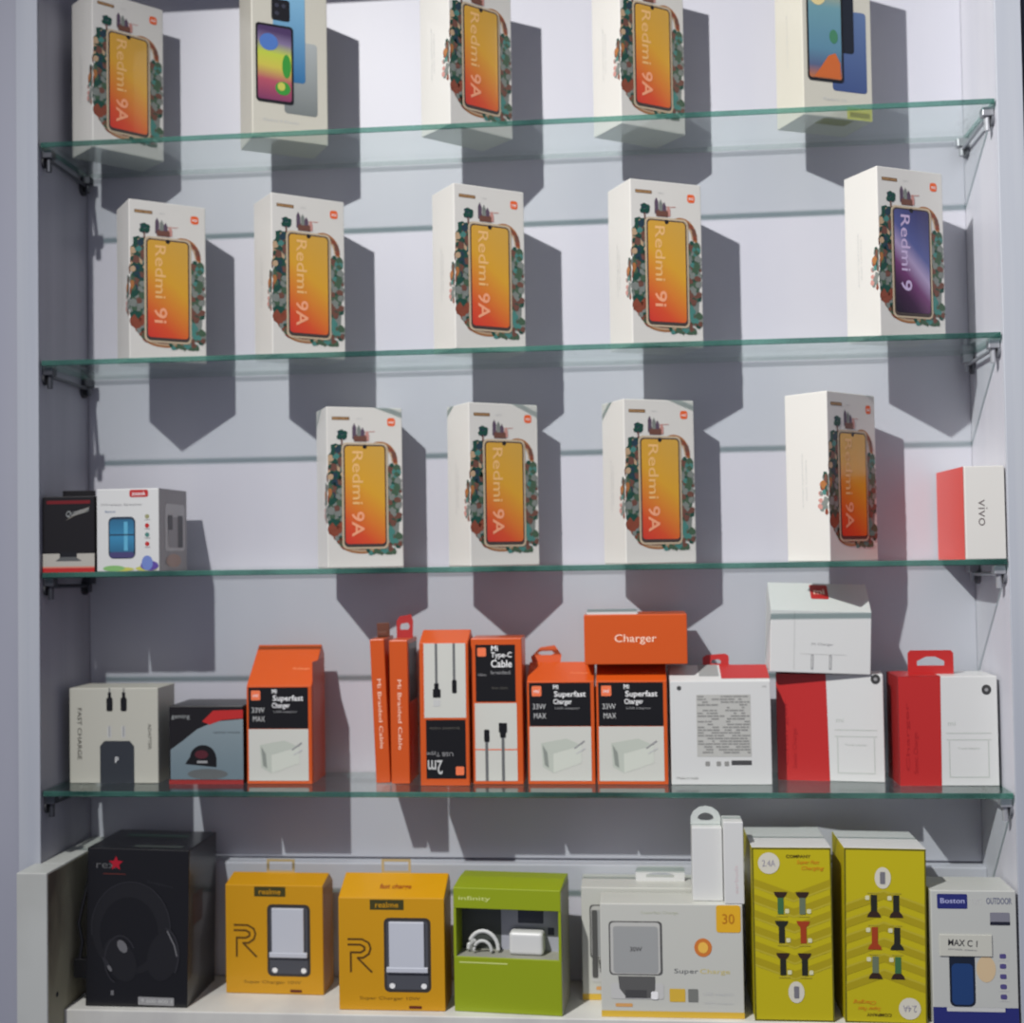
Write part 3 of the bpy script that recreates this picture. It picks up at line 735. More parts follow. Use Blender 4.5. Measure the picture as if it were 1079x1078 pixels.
b.plate(q, o_, i_, 0.0006, M_or); b.build('hang_tab', t)
t, F, Rr, S, ln = adapter('orange charger box, right one of the pair under the lying orange box', (-0.0410, 0.0465, T4), 0.0795, 0.1165, 0.066, 0.045, 0.1345, g)

# box lying across the pair
zc = T4 + 0.1349
w_, h, d = 0.1160, 0.0565, 0.062
t, (F, L, Rr, T) = simple('charger_box', 'orange box lettered Charger lying across two upright charger boxes', (-0.0535, 0.047, zc), w_, h, d, M_or, group=g, cat='charger box')
b = MB(); b.text(F, 'Charger', 0.50 * w_, 0.50 * h, 0.047, 0.0115, mat('peach_ink', (252, 214, 190), 0.4), 1, bold=0.004); b.build('lettering', t)
b = MB(); b.rect(T, 0.01 * w_, 0.06 * d, 0.53 * w_, 0.94 * d, M_card2, 1); b.build('white_label', t, 'white label on the top')
b = MB(); b.bevbox(0.004, 0.002, h, 0.060, 0.0026, h + 0.006, M_card2, 0.0002); b.build('upright_flap', t, 'white flap end standing up')

# thin cable boxes showing their spines
def spine(label, loc, w_, h, d, ry, black):
    t, (F, L, Rr, T) = simple('cable_box', label, loc, w_, h, d, M_or, ry=ry, group=g, cat='cable box')
    b = MB(); b.text(F, 'Mi Braided Cable', 0.52 * w_, 0.48 * h, 0.080, 0.0045, mat('peach_ink', (252, 214, 190), 0.4), 1, rot=-math.pi / 2); b.build('spine_lettering', t)
    if black:
        b = MB(); b.rect(Rr, 0.12 * d, 0.56 * h, 0.95 * d, 0.97 * h, M_blk, 1); b.rect(Rr, 0.12 * d, 0.04 * h, 0.95 * d, 0.54 * h, M_or2, 1); b.build('side_label', t, 'black side label')
    return t
t = spine('thin orange cable box leaning left, outermost of the two showing spines', (-0.2957, 0.052, T4), 0.0168, 0.1655, 0.060, -2.0, False)
b = MB(); b.bevbox(0.001, 0.040, 0.165, 0.016, 0.042, 0.182, mat('brown_card', (112, 66, 50), 0.5), 0.0004)
b.bevbox(0.004, 0.030, 0.1652, 0.015, 0.031, 0.172, mat('brown_card', (112, 66, 50), 0.5), 0.0003); b.build('hang_tab', t, 'dark brown folded tab')
t = spine('thin orange cable box with red tab, between the leaning one and the cable picture box', (-0.2770, 0.048, T4), 0.0215, 0.1645, 0.065, -0.4, True)
b = MB(); q = Fr((0.002, 0.040, 0.164), (1, 0, 0), (0, 0.1, 0.995))
o_ = [(0, 0), (0.019, 0), (0.0195, 0.020), (0.017, 0.028), (0.003, 0.0255), (-0.0005, 0.020)]
i_ = [(0.0045, 0.010), (0.014, 0.010), (0.0155, 0.014), (0.0135, 0.018), (0.0055, 0.017), (0.004, 0.0135)]
b.plate(q, o_, i_, 0.0006, M_redp); b.build('hang_tab', t, 'red hang tab with a hole')

def cable_pic(b, F, pts, w_, h, m=M_blk):
    pass
# cable picture boxes
w_, h = 0.0560, 0.1620
t, F, L, Rr, S, ln = wedge('cable_box', 'orange cable box with white panel above black, two cables hanging in the picture', (-0.2412, 0.037, T4), w_, h, 0.050, 0.030, 0.175, M_or, group=g, cat='cable box')
b = MB(); b.rect(F, 0.09 * w_, 0.475 * h, 0.945 * w_, 0.995 * h, M_wht, 1); p = b.build('white_label', t, 'white panel picturing cables')
b = MB(); gc = mat('cable_grey', (104, 106, 106), 0.4)
b.rect(F, 0.32 * w_, 0.70 * h, 0.37 * w_, 0.995 * h, gc, 2); b.rect(F, 0.27 * w_, 0.615 * h, 0.43 * w_, 0.675 * h, M_blk, 2); b.rect(F, 0.30 * w_, 0.67 * h, 0.39 * w_, 0.715 * h, M_blk, 2); b.rect(F, 0.28 * w_, 0.555 * h, 0.42 * w_, 0.60 * h, M_lgrey, 2)
b.rect(F, 0.685 * w_, 0.73 * h, 0.735 * w_, 0.995 * h, gc, 2); b.rrect(F, 0.665 * w_, 0.645 * h, 0.76 * w_, 0.74 * h, 0.0015, M_blk, 2)
b.build('cable_picture', p)
b = MB(); b.rect(F, 0.12 * w_, 0.05 * h, 0.93 * w_, 0.46 * h, M_blk, 1)
b.text(F, '2m', 0.30 * w_, 0.13 * h, 0.017, 0.016, M_lgrey, 2, rot=math.pi, bold=0.01); b.text(F, 'USB Type', 0.40 * w_, 0.225 * h, 0.030, 0.006, M_grey, 2, rot=math.pi); b.text(F, 'braided cable', 0.5 * w_, 0.40 * h, 0.034, 0.003, mat('ink_char', (88, 86, 78), 0.4), 2, rot=math.pi)
b.rrect(F, 0.72 * w_, 0.075 * h, 0.89 * w_, 0.135 * h, 0.0014, mat('logo_salmon', (240, 122, 78), 0.4), 2)
b.build('black_label', t, 'black panel with upside down lettering')

w_, h = 0.0585, 0.1660
t, (F, L, Rr, T) = simple('cable_box', 'orange cable box with black panel above white, cable ends standing in the picture', (-0.1832, 0.046, T4), w_, h, 0.050, M_or, group=g, cat='cable box')
b = MB(); b.rect(F, 0.09 * w_, 0.565 * h, 0.87 * w_, 0.955 * h, M_blk, 1)
b.rrect(F, 0.13 * w_, 0.875 * h, 0.30 * w_, 0.935 * h, 0.0014, mat('logo_salmon', (240, 122, 78), 0.4), 2)
b.text(F, 'Mi', 0.47 * w_, 0.93 * h, 0.008, 0.006, M_white, 2, bold=0.02); b.text(F, 'Type-C', 0.60 * w_, 0.88 * h, 0.024, 0.008, M_white, 2, bold=0.012); b.text(F, 'Cable', 0.60 * w_, 0.825 * h, 0.024, 0.0085, M_white, 2, bold=0.012)
b.text(F, 'braided', 0.58 * w_, 0.765 * h, 0.022, 0.004, M_grey, 2); b.text(F, '100cm', 0.22 * w_, 0.75 * h, 0.009, 0.003, M_grey, 2); b.text(F, 'fast data', 0.56 * w_, 0.66 * h, 0.018, 0.003, mat('ink_char', (88, 86, 78), 0.4), 2)
b.build('black_label', t, 'black panel with white lettering')
b = MB(); b.rect(F, 0.065 * w_, 0.025 * h, 0.885 * w_, 0.555 * h, M_wht, 1); b.rect(F, 0.065 * w_, 0.235 * h, 0.885 * w_, 0.242 * h, M_orange, 2)
p = b.build('white_label', t, 'white panel picturing cables')
b = MB(); b.rect(F, 0.26 * w_, 0.025 * h, 0.315 * w_, 0.30 * h, gc, 3); b.rrect(F, 0.24 * w_, 0.29 * h, 0.345 * w_, 0.375 * h, 0.0015, M_blk, 3)
b.rect(F, 0.58 * w_, 0.025 * h, 0.635 * w_, 0.33 * h, gc, 3); b.rect(F, 0.53 * w_, 0.355 * h, 0.69 * w_, 0.42 * h, M_blk, 3); b.rect(F, 0.555 * w_, 0.32 * h, 0.665 * w_, 0.36 * h, M_blk, 3)
b.build('cable_picture', p)

# white box turned with its back label to the front
w_, h = 0.1115, 0.1155
gr = 'white and red charger boxes on the lowest glass shelf'
t, F, L, Rr, S, ln = wedge('charger_box', 'white box showing its grey printed back label, red flap behind, beside orange boxes', (0.0420, 0.046, T4), w_, h, 0.055, 0.040, 0.1300, M_card2, group=gr, rz=0.5)
b = MB()
b.rect(S, 0.52 * w_, 0.15 * ln, w_, ln, M_redp, 1.5); b.rect(S, 0.30 * w_, 0.3 * ln, 0.50 * w_, ln, mat('back_grey_card', (150, 152, 150), 0.5), 1.5)
q = Fr((0.040, 0.046, 0.126), (1, 0, 0), (0, 0.15, 0.99))
o_ = [(0, 0), (0.030, 0), (0.030, 0.014), (0.026, 0.0165), (0.004, 0.015), (0, 0.012)]
i_ = [(0.010, 0.005), (0.020, 0.005), (0.021, 0.0075), (0.019, 0.010), (0.011, 0.0095), (0.0095, 0.007)]
b.plate(q, o_, i_, 0.0006, M_redp); b.build('red_flap', t, 'red back flap with hang tab')
b = MB(); lab = mat('label_grey', (184, 184, 178), 0.5); tx = mat('label_text', (142, 142, 138), 0.5)
b.rect(F, 0.26 * w_, 0.27 * h, 0.80 * w_, 0.87 * h, lab, 1)
rnd = random.Random(5)
for i in range(21):
    v = (0.86 - 0.027 * i) * h; 
    u = 0.27 * w_
    while u < 0.77 * w_:
        l = (0.02 + 0.07 * rnd.random()) * w_
        if rnd.random() < 0.75 and not (i < 13 and 0.44 * w_ < u < 0.49 * w_): b.rect(F, u, v - 0.0016, min(u + l, 0.79 * w_), v, tx, 2)
        u += l + 0.008 * w_
b.rect(F, 0.60 * w_, 0.19 * h, 0.80 * w_, 0.235 * h, mat('barcode', (70, 70, 70), 0.5), 1)
for u in (0.34, 0.45, 0.53): b.rrect(F, u * w_, 0.18 * h, (u + 0.045) * w_, 0.225 * h, 0.001, tx, 1)
b.ell(F, 0.09 * w_, 0.935 * h, 0.0026, 0.0026, mat('ink_char2', (70, 70, 70), 0.4), 1)
b.text(F, 'Made in India', 0.16 * w_, 0.065 * h, 0.024, 0.003, tx, 1); b.text(F, 'mi', 0.94 * w_, 0.95 * h, 0.004, 0.0025, tx, 1)
b.build('back_label', t, 'grey printed data label')

# red and white charger boxes
def redwhite(label, loc, w_, h, d, rz, split0, split1, tab, dot):
    t, (F, L, Rr, T) = simple('charger_box', label, loc, w_, h, d, M_card2, rz=rz, group=gr, cat='charger box')
    b = MB(); b.poly(F, [(0, 0), (split1 * w_, 0), (split0 * w_, h), (0, h)], M_redp, 1); b.rect(L, 0, 0, d, h, mat('shaded_red_side', (150, 30, 30), 0.45), 1)  # left side in a darker red, its shading put into the colour
    b.rect(T, 0, 0, split0 * w_, d, M_redp, 1)
    b.text(F, 'Sonic Charge', 0.17 * w_, 0.30 * h, 0.045, 0.006, mat('red_text', (160, 26, 30), 0.4), 2, rot=math.pi / 2)
    b.text(F, 'Charger', 0.09 * w_, 0.45 * h, 0.075, 0.005, mat('red_text', (160, 26, 30), 0.4), 2, rot=math.pi / 2)
    b.build('red_panel', t, 'red panel on the left half')
    b = MB(); u0, u1 = split1 * w_ + 0.006, w_ - 0.008; ln_ = mat('line_green', (186, 192, 184), 0.4)
    b.stroke(F, [(u0, 0.42 * h), (u1, 0.42 * h)], 0.0009, ln_, 1); b.stroke(F, [(u0, 0.48 * h), (u1, 0.48 * h)], 0.0009, ln_, 1)
    b.stroke(F, [(u0 + 0.003, 0.41 * h), (u0 + 0.003, 0.08 * h), (u1 - 0.003, 0.08 * h), (u1 - 0.003, 0.41 * h)], 0.0009, ln_, 1)
    b.text(F, 'mi', u0 + 0.006, 0.57 * h, 0.008, 0.005, ln_, 1); b.text(F, 'Travel adapter', (u0 + u1) / 2, 0.34 * h, 0.024, 0.003, ln_, 1)
    b.build('line_drawing', t)
    if dot:
        b = MB(); b.ell(F, dot[0] * w_, dot[1] * h, 0.0052, 0.0056, mat('dot_dark', (60, 60, 60), 0.4), 1, 20)
        b.ell(F, dot[0] * w_, dot[1] * h, 0.002, 0.002, M_grey, 2, 10); b.build('round_sticker', t, 'dark round sticker')
    if tab:
        b = MB(); q = Fr((tab[0], d * 0.45, h - 0.001), (1, 0, 0), (0, 0, 1)); W2, H2 = tab[1], tab[2]
        o_ = [(0, 0), (W2, 0), (W2, H2 - 0.003), (W2 - 0.003, H2), (0.003, H2), (0, H2 - 0.003)]
        i_ = [(0.20 * W2, 0.38 * H2), (0.80 * W2, 0.38 * H2), (0.80 * W2, 0.56 * H2), (0.60 * W2, 0.74 * H2), (0.40 * W2, 0.74 * H2), (0.20 * W2, 0.56 * H2)]
        b.plate(q, o_, i_, 0.0006, M_or if tab[3] else M_redp); b.build('hang_tab', t, 'red hang tab with a slot')
    return t
redwhite('red and white charger box carrying another white box on top', (0.1632, 0.0775, T4), 0.1175, 0.1205, 0.045, -8, 0.47, 0.49, None, (0.93, 0.955))
redwhite('red and white charger box with slotted red hang tab, right end of lowest glass shelf', (0.2917, 0.0415, T4), 0.1065, 0.1200, 0.060, 0.4, 0.43, 0.42, (0.017, 0.050, 0.0275, 0), (0.89, 0.875))

w_, h = 0.1115, 0.0700
t, F, L, Rr, S, ln = wedge('charger_box', 'white charger box with red logo on its sloping flap, stacked on red and white box', (0.1545, 0.0600, T4 + 0.1245), w_, h, 0.052, 0.040, 0.1000, M_card2, group=gr, ry=2.2)
b = MB(); b.rrect(S, 0.42 * w_, 0.42 * ln, 0.60 * w_, 0.93 * ln, 0.002, M_redp, 1); b.text(S, 'mi', 0.51 * w_, 0.68 * ln, 0.012, 0.009, mat('peach_ink', (252, 214, 190), 0.4), 2, bold=0.02); b.build('logo', t, 'red square logo')
b = MB(); b.rect(F, 0.235 * w_, 0.05 * h, 0.243 * w_, 0.98 * h, M_lgrey, 1)
b.text(F, 'Mi Charger', 0.52 * w_, 0.46 * h, 0.024, 0.0035, M_grey, 1); b.rect(F, 0.30 * w_, 0.30 * h, 0.76 * w_, 0.31 * h, M_lgrey, 1)
for u in (0.42, 0.60): b.rrect(F, (u - 0.013) * w_, 0.06 * h, (u + 0.013) * w_, 0.30 * h, 0.001, M_grey, 1); b.rect(F, (u - 0.006) * w_, 0.08 * h, (u + 0.006) * w_, 0.28 * h, M_lgrey, 2)
b.build('charger_picture', t)
b = MB(); b.tube([(w_ - 0.004, 0.004, -0.0005), (w_ + 0.0045, -0.0035, -0.001)], 0.004, mat('dot_dark', (60, 60, 60), 0.4), 10)

# ------------------------------------------------------------------ bottom row
Z5 = BOARD + 0.0002
M_bk = mat('satin_black_card', (17, 17, 20), 0.32, coat=0.2)
w_, h, d = 0.1190, 0.1785, 0.095
t, (F, L, Rr, T) = simple('headphone_box', 'large black box picturing dark headphones, bottom board beside the cream upright', (-0.6245, 0.007, Z5), w_, h, d, M_bk, ry=1.2)
b = MB()
h1, h2, h3 = mat('phones_edge', (44, 44, 48), 0.35), mat('phones_glint', (112, 112, 114), 0.3), mat('phones_body', (30, 30, 33), 0.35)
b.ell(F, 0.44 * w_, 0.50 * h, 0.046, 0.052, h3, 1, 30); b.ell(F, 0.42 * w_, 0.47 * h, 0.034, 0.040, M_bk, 2, 30)
b.arc(F, 0.44 * w_, 0.50 * h, 0.046, 0.052, -20, 190, 0.0014, h1, 3, 24)
b.ell(F, 0.34 * w_, 0.30 * h, 0.017, 0.026, h3, 3, 24, rot=0.5); b.arc(F, 0.34 * w_, 0.30 * h, 0.018, 0.027, 30, 250, 0.0018, h1, 4)
b.ell(F, 0.36 * w_, 0.385 * h, 0.005, 0.008, h2, 5, 16, rot=0.6); b.ell(F, 0.215 * w_, 0.27 * h, 0.0025, 0.010, h1, 5, 12, rot=0.6); b.ell(F, 0.24 * w_, 0.245 * h, 0.002, 0.004, h2, 6, 12, rot=0.6)
b.ell(F, 0.76 * w_, 0.33 * h, 0.018, 0.028, h3, 3, 24, rot=-0.2); b.arc(F, 0.76 * w_, 0.34 * h, 0.018, 0.030, -40, 80, 0.0022, h1, 4)
b.stroke(F, [(0.80 * w_, 0.49 * h), (0.87 * w_, 0.40 * h), (0.895 * w_, 0.335 * h)], 0.0016, h2, 5)
b.build('headphone_picture', t)
b = MB(); b.text(F, 'rexi', 0.20 * w_, 0.895 * h, 0.026, 0.008, mat('dim_ink', (96, 96, 96), 0.4), 1)
rs = mat('star_red', (170, 20, 40), 0.4)
P = []
for i in range(10):
    a = math.radians(90 + 36 * i); q = 0.0085 if i % 2 == 0 else 0.004; P.append((0.285 * w_ + q * math.cos(a), 0.905 * h + q * math.sin(a)))
b.poly(F, P, rs, 2)
b.rect(F, 0.16 * w_, 0.835 * h, 0.38 * w_, 0.842 * h, mat('rust_line', (90, 40, 34), 0.4), 1)
b.text(F, 'headphone', 0.72 * w_, 0.78 * h, 0.030, 0.004, h1, 1, rot=-0.2); b.rrect(F, 0.52 * w_, 0.022 * h, 0.87 * w_, 0.072 * h, 0.001, M_grey, 1)
b.text(F, '9 600 800 1', 0.70 * w_, 0.048 * h, 0.036, 0.004, M_lgrey, 2); b.rect(F, 0.25 * w_, 0.075 * h, 0.28 * w_, 0.105 * h, h2, 1)
b.build('lettering', t)
b = MB(); b.rect(T, 0.18 * w_, 0.62 * d, 0.80 * w_, 0.78 * d, mat('top_green', (40, 54, 50), 0.4), 1); b.rect(T, 0.42 * w_, 0.08 * d, 0.90 * w_, 0.20 * d, mat('top_grey', (60, 66, 64), 0.4), 1); b.build('top_print', t)
b = MB(); b.rect(Rr, 0.15 * d, 0.50 * h, 0.5 * d, 0.70 * h, mat('side_red', (50, 20, 22), 0.4), 1); b.build('side_print', t)
b = MB(); b.tube([(-0.001, 0.03, 0.165), (-0.006, 0.02, 0.140), (-0.010, 0.012, 0.110), (-0.0125, 0.008, 0.090), (-0.008, 0.008, 0.070), (-0.010, 0.006, 0.050), (-0.0145, 0.004, 0.032), (-0.001, 0.006, 0.030)], 0.0022, M_bk, 8)
b.bevbox(-0.0155, 0.002, 0.030, 0.0, 0.012, 0.052, M_bk, 0.001)
b.build('carry_strap', t, 'black strap beside the box')

# yellow charger boxes
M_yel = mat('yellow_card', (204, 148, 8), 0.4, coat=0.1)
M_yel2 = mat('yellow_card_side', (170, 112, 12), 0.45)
def yellow(label, loc, w_, h, d, yr, hr, rz, slope_text):
    t, F, L, Rr, S, ln = wedge('charger_box', label, loc, w_, h, d, yr, hr, M_yel, rz=rz, group='yellow charger boxes on the bottom board')
    b = MB(); b.rect(F, 0.30 * w_, 0.895 * h, 0.62 * w_, 0.985 * h, mat('label_olive', (66, 62, 24), 0.4), 1); b.text(F, 'realme', 0.46 * w_, 0.94 * h, 0.026, 0.0062, M_yel, 2, bold=0.01); b.build('name_label', t)
    b = MB(); br = mat('mono_brown', (92, 62, 12), 0.4); u, v, s = 0.09 * w_, 0.34 * h, 0.0275
    H_ = 0.036
    b.stroke(F, [(u, v + H_), (u + 0.016, v + H_), (u + 0.0235, v + H_ - 0.004), (u + 0.0255, v + H_ - 0.010), (u + 0.0235, v + H_ - 0.016), (u + 0.017, v + H_ - 0.0205), (u + 0.0105, v + H_ - 0.0205), (u + 0.0265, v)], 0.0022, br, 1)
    b.stroke(F, [(u, v + H_ - 0.006), (u + 0.014, v + H_ - 0.006), (u + 0.0185, v + H_ - 0.0085), (u + 0.0185, v + H_ - 0.012), (u + 0.014, v + H_ - 0.0145), (u + 0.003, v + H_ - 0.0145), (u + 0.003, v)], 0.0022, br, 1)
    b.build('monogram', t)
    u0, u1, v0, v1 = 0.43 * w_, 0.87 * w_, 0.165 * h, 0.825 * h
    b = MB(); b.rrect(F, u0, v0, u1, v1, 0.006, mat('window_dark', (58, 54, 50), 0.3), 1); b.rrect(F, u0 + 0.003, v0 + 0.003, u1 - 0.003, v1 - 0.003, 0.004, mat('window_deep', (78, 80, 86), 0.3), 2)
    p = b.build('window', t, 'dark window showing the charger')
    b = MB(); cg = mat('charger_grey', (196, 200, 208), 0.35); b.bevbox(u0 + 0.006, -0.0030, v0 + 0.024, u1 - 0.007, -0.0004, v1 - 0.004, cg, 0.001)
    b.bevbox(u0 + 0.003, -0.0036, v0 + 0.022, u1 - 0.003, -0.0004, v0 + 0.028, cg, 0.001)
    b.ell(F, u0 + 0.009, v0 + 0.007, 0.0032, 0.003, M_white, 4); b.ell(F, u1 - 0.008, v0 + 0.007, 0.0032, 0.003, M_white, 4)
    b.build('charger', p)
    b = MB(); b.text(F, 'Super Charger 10W', 0.48 * w_, 0.105 * h, 0.068, 0.0046, mat('ink_umber', (120, 88, 14), 0.4), 1); b.rrect(F, 0.66 * w_, 0.02 * h, 0.78 * w_, 0.045 * h, 0.001, mat('ink_red_brown', (96, 30, 10), 0.4), 1); b.build('lettering', t)
    if slope_text:
        b = MB(); b.text(S, 'fast charge', 0.52 * w_, 0.42 * ln, 0.036, 0.011, mat('ink_maroon', (140, 50, 14), 0.4), 1, bold=0.02); b.build('flap_lettering', t)
    b = MB(); q = Fr((0.35 * w_, yr, hr - 0.001), (1, 0, 0), (0, 0, 1)); W2, H2 = 0.034, 0.0165
    o_ = [(0, 0), (W2, 0), (W2, H2), (0, H2)]; i_ = [(0.003, 0.003), (W2 - 0.003, 0.003), (W2 - 0.003, H2 - 0.003), (0.003, H2 - 0.003)]
    b.plate(q, o_, i_, 0.0005, mat('tab_tan', (186, 166, 120), 0.3)); b.build('hang_tab', t, 'thin tan hang tab')
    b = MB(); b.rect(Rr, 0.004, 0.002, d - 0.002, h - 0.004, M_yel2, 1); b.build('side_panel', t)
yellow('yellow charger box set further back, next to the black headphone box', (-0.4768, 0.057, Z5), 0.1163, 0.1250, 0.046, 0.030, 0.1325, -1.5, False)
yellow('yellow charger box nearer the board edge, left of the green box', (-0.3320, 0.010, Z5), 0.1195, 0.1240, 0.052, 0.040, 0.1420, 0, True)

# green box with an open window
w_, h, d = 0.1205, 0.1355, 0.062
M_grn = mat('lime_card', (142, 158, 14), 0.4, coat=0.1); M_kraft = mat('grey_inner', (150, 150, 138), 0.6)
t = thing('earphone_box', 'lime green box with a window showing white earphones and adapter', 'earphone box', (-0.2025, 0.012, Z5), -5)
b = MB(); b.bevbox(0, 0, 0, w_, d, 0.445 * h, M_grn, 0.0008)
b.prism([(0, 0.835 * h), (d, 0.835 * h), (d, h + 0.004), (0.035, h + 0.0045), (0, h + 0.0005)], 0, w_, M_grn, 0.0008)
b.box(0, 0.0, 0.445 * h, 0.003, d, 0.835 * h, M_grn); b.box(w_ - 0.003, 0.0, 0.445 * h, w_, d, 0.835 * h, M_grn)
b.box(0.003, 0.030, 0.445 * h, w_ - 0.003, 0.032, 0.835 * h, M_kraft)
b.box(0.003, 0.001, 0.440 * h, w_ - 0.003, 0.030, 0.446 * h, M_kraft)
b.box(w_, 0.001, 0.002, w_ + 0.0004, d - 0.001, h - 0.002, mat('grey_side', (148, 148, 130), 0.5))
b.build('carton', t)
F = Fr((0, 0, 0), (1, 0, 0), (0, 0, 1))
b = MB(); b.text(F, 'infinity', 0.20 * w_, 0.915 * h, 0.036, 0.006, mat('pale_lime', (206, 216, 130), 0.4), 1, bold=0.01); b.rect(F, 0.05 * w_, 0.395 * h, 0.50 * w_, 0.405 * h, mat('pale_lime', (206, 216, 130), 0.4), 1); b.build('lettering', t)
B = Fr((0, 0.030, 0), (1, 0, 0), (0, 0, 1)); 
b = MB(); b.rect(B, 0.003, 0.445 * h, 0.40 * w_, 0.835 * h, mat('inlay_dark', (72, 76, 72), 0.4), 1); b.rect(B, 0.40 * w_, 0.445 * h, w_ - 0.003, 0.835 * h, mat('inlay_pale', (166, 168, 178), 0.4), 1)
b.rrect(B, 0.56 * w_, 0.67 * h, 0.80 * w_, 0.78 * h, 0.001, mat('inlay_navy', (54, 58, 72), 0.4), 2); b.rect(B, 0.84 * w_, 0.58 * h, 0.90 * w_, 0.64 * h, mat('inlay_navy', (54, 58, 72), 0.4), 2)
b.build('inlay_card', t)
b = MB(); b.bevbox(0.50 * w_, 0.010, 0.447 * h, 0.82 * w_, 0.028, 0.635 * h, M_card2, 0.004, 4); b.build('adapter', t, 'white adapter with round corners')
b = MB()
P = [(0.25 * w_ + 0.017 * math.cos(math.radians(a)), 0.016, 0.475 * h + 0.020 * math.sin(math.radians(a))) for a in range(0, 181, 15)]
b.tube(P, 0.0022, M_card2, 8); P = [(0.25 * w_ + 0.010 * math.cos(math.radians(a)), 0.012, 0.470 * h + 0.011 * math.sin(math.radians(a))) for a in range(0, 181, 15)]
b.tube(P, 0.0018, M_lgrey, 8); b.tube([(0.12 * w_, 0.02, 0.455 * h), (0.14 * w_, 0.016, 0.52 * h), (0.17 * w_, 0.014, 0.55 * h)], 0.0024, M_lgrey, 8)
b.build('earphone_cable', t, 'white coiled earphone cable')

# white wireless charger boxes
def super_box(label, loc, w_, h, d, tab):
    t, (F, L, Rr, T) = simple('charger_box', label, loc, w_, h, d, mat('soft_white_card', (196, 197, 188), 0.4), group='white adapter boxes on the bottom board', cat='charger box')
    yl = mat('gold_ink', (214, 176, 60), 0.4)
    b = MB(); b.rect(F, 0, 0, w_, 0.055 * h, yl, 1); b.text(F, 'Superfast Charge', 0.42 * w_, 0.92 * h, 0.040, 0.004, mat('sage_ink', (190, 194, 170), 0.4), 1)
    b.text(F, 'Super', 0.60 * w_, 0.405 * h, 0.026, 0.0065, mat('ink_slate', (96, 98, 100), 0.4), 1); b.text(F, 'Charge', 0.80 * w_, 0.405 * h, 0.032, 0.0065, mat('ink_gold_pale', (206, 190, 110), 0.4), 1)
    b.ell(F, 0.72 * w_, 0.62 * h, 0.0095, 0.0100, mat('ink_orange2', (206, 120, 50), 0.4), 1, 20); b.ell(F, 0.72 * w_, 0.62 * h, 0.0055, 0.006, mat('ink_gold2', (236, 186, 80), 0.4), 2, 16)
    b.rrect(F, 0.48 * w_, 0.14 * h, 0.59 * w_, 0.255 * h, 0.001, yl, 1); b.rrect(F, 0.61 * w_, 0.14 * h, 0.68 * w_, 0.255 * h, 0.001, mat('ink_stone2', (120, 122, 116), 0.4), 1)
    b.text(F, 'USB adapter', 0.82 * w_, 0.21 * h, 0.032, 0.0045, M_lgrey, 1); b.text(F, '30W output', 0.82 * w_, 0.13 * h, 0.030, 0.003, M_lgrey, 1); b.rrect(F, 0.10 * w_, 0.09 * h, 0.22 * w_, 0.12 * h, 0.001, mat('ink_apricot', (214, 160, 96), 0.4), 1)
    b.build('lettering', t)
    b = MB(); b.rrect(F, 0.06 * w_, 0.37 * h, 0.435 * w_, 0.845 * h, 0.004, mat('pic_rim', (84, 84, 82), 0.4), 1); b.rrect(F, 0.07 * w_, 0.38 * h, 0.42 * w_, 0.835 * h, 0.004, mat('pic_back', (190, 190, 184), 0.4), 2)
    b.rrect(F, 0.09 * w_, 0.39 * h, 0.405 * w_, 0.80 * h, 0.003, mat('pic_body', (158, 160, 158), 0.4), 3); b.text(F, '30W', 0.25 * w_, 0.60 * h, 0.013, 0.005, mat('pic_text', (90, 90, 90), 0.4), 4, bold=0.02)
    b.poly(F, [(0.12 * w_, 0.36 * h), (0.38 * w_, 0.36 * h), (0.38 * w_, 0.25 * h), (0.36 * w_, 0.17 * h), (0.18 * w_, 0.17 * h), (0.13 * w_, 0.25 * h)], mat('pic_plug', (92, 92, 90), 0.4), 3)
    b.rect(F, 0.17 * w_, 0.17 * h, 0.32 * w_, 0.24 * h, mat('pic_pin', (72, 72, 72), 0.4), 4); b.rrect(F, 0.35 * w_, 0.16 * h, 0.40 * w_, 0.23 * h, 0.002, M_white, 5)
    b.rrect(F, 0.07 * w_, 0.16 * h, 0.44 * w_, 0.30 * h, 0.003, mat('pic_pale', (196, 196, 192), 0.4), 2)
    b.build('adapter_picture', t)
    b = MB(); b.rrect(F, 0.815 * w_, 0.755 * h, 0.985 * w_, 0.995 * h, 0.003, mat('tag_amber', (224, 172, 34), 0.4), 2); b.text(F, '30', 0.90 * w_, 0.875 * h, 0.013, 0.011, mat('tag_ochre', (186, 120, 20), 0.4), 3, bold=0.01); b.build('corner_tag', t, 'amber corner tag')
    if tab:
        b = MB(); q = Fr((0.062, 0.030, h - 0.0008), (1, 0, 0), (0, 0.1, 0.995)); W2, H2 = 0.056, 0.0175
        o_ = [(0, 0), (W2, 0), (W2, H2 - 0.002), (W2 - 0.002, H2), (0.004, H2), (0, H2 - 0.004)]; i_ = [(0.012, 0.005), (W2 - 0.012, 0.005), (W2 - 0.012, 0.008), (W2 - 0.020, 0.010), (0.020, 0.010), (0.012, 0.008)]
        b.plate(q, o_, i_, 0.0006, M_card2); b.build('hang_tab', t, 'white hang tab with a slot')
        b = MB(); b.rrect(F, 0.075 * w_, 0.20 * h, 0.115 * w_, 0.80 * h, 0.002, mat('pic_rim', (84, 84, 82), 0.4), 6); b.build('window_edge', t)
    return t
super_box('white adapter box picturing a grey plug, mostly hidden behind its twin', (-0.0622, 0.0545, Z5), 0.1545, 0.1262, 0.060, True)
super_box('white adapter box in front of its twin, grey plug picture and amber corner tag', (-0.0398, 0.004, Z5), 0.1540, 0.1222, 0.046, False)

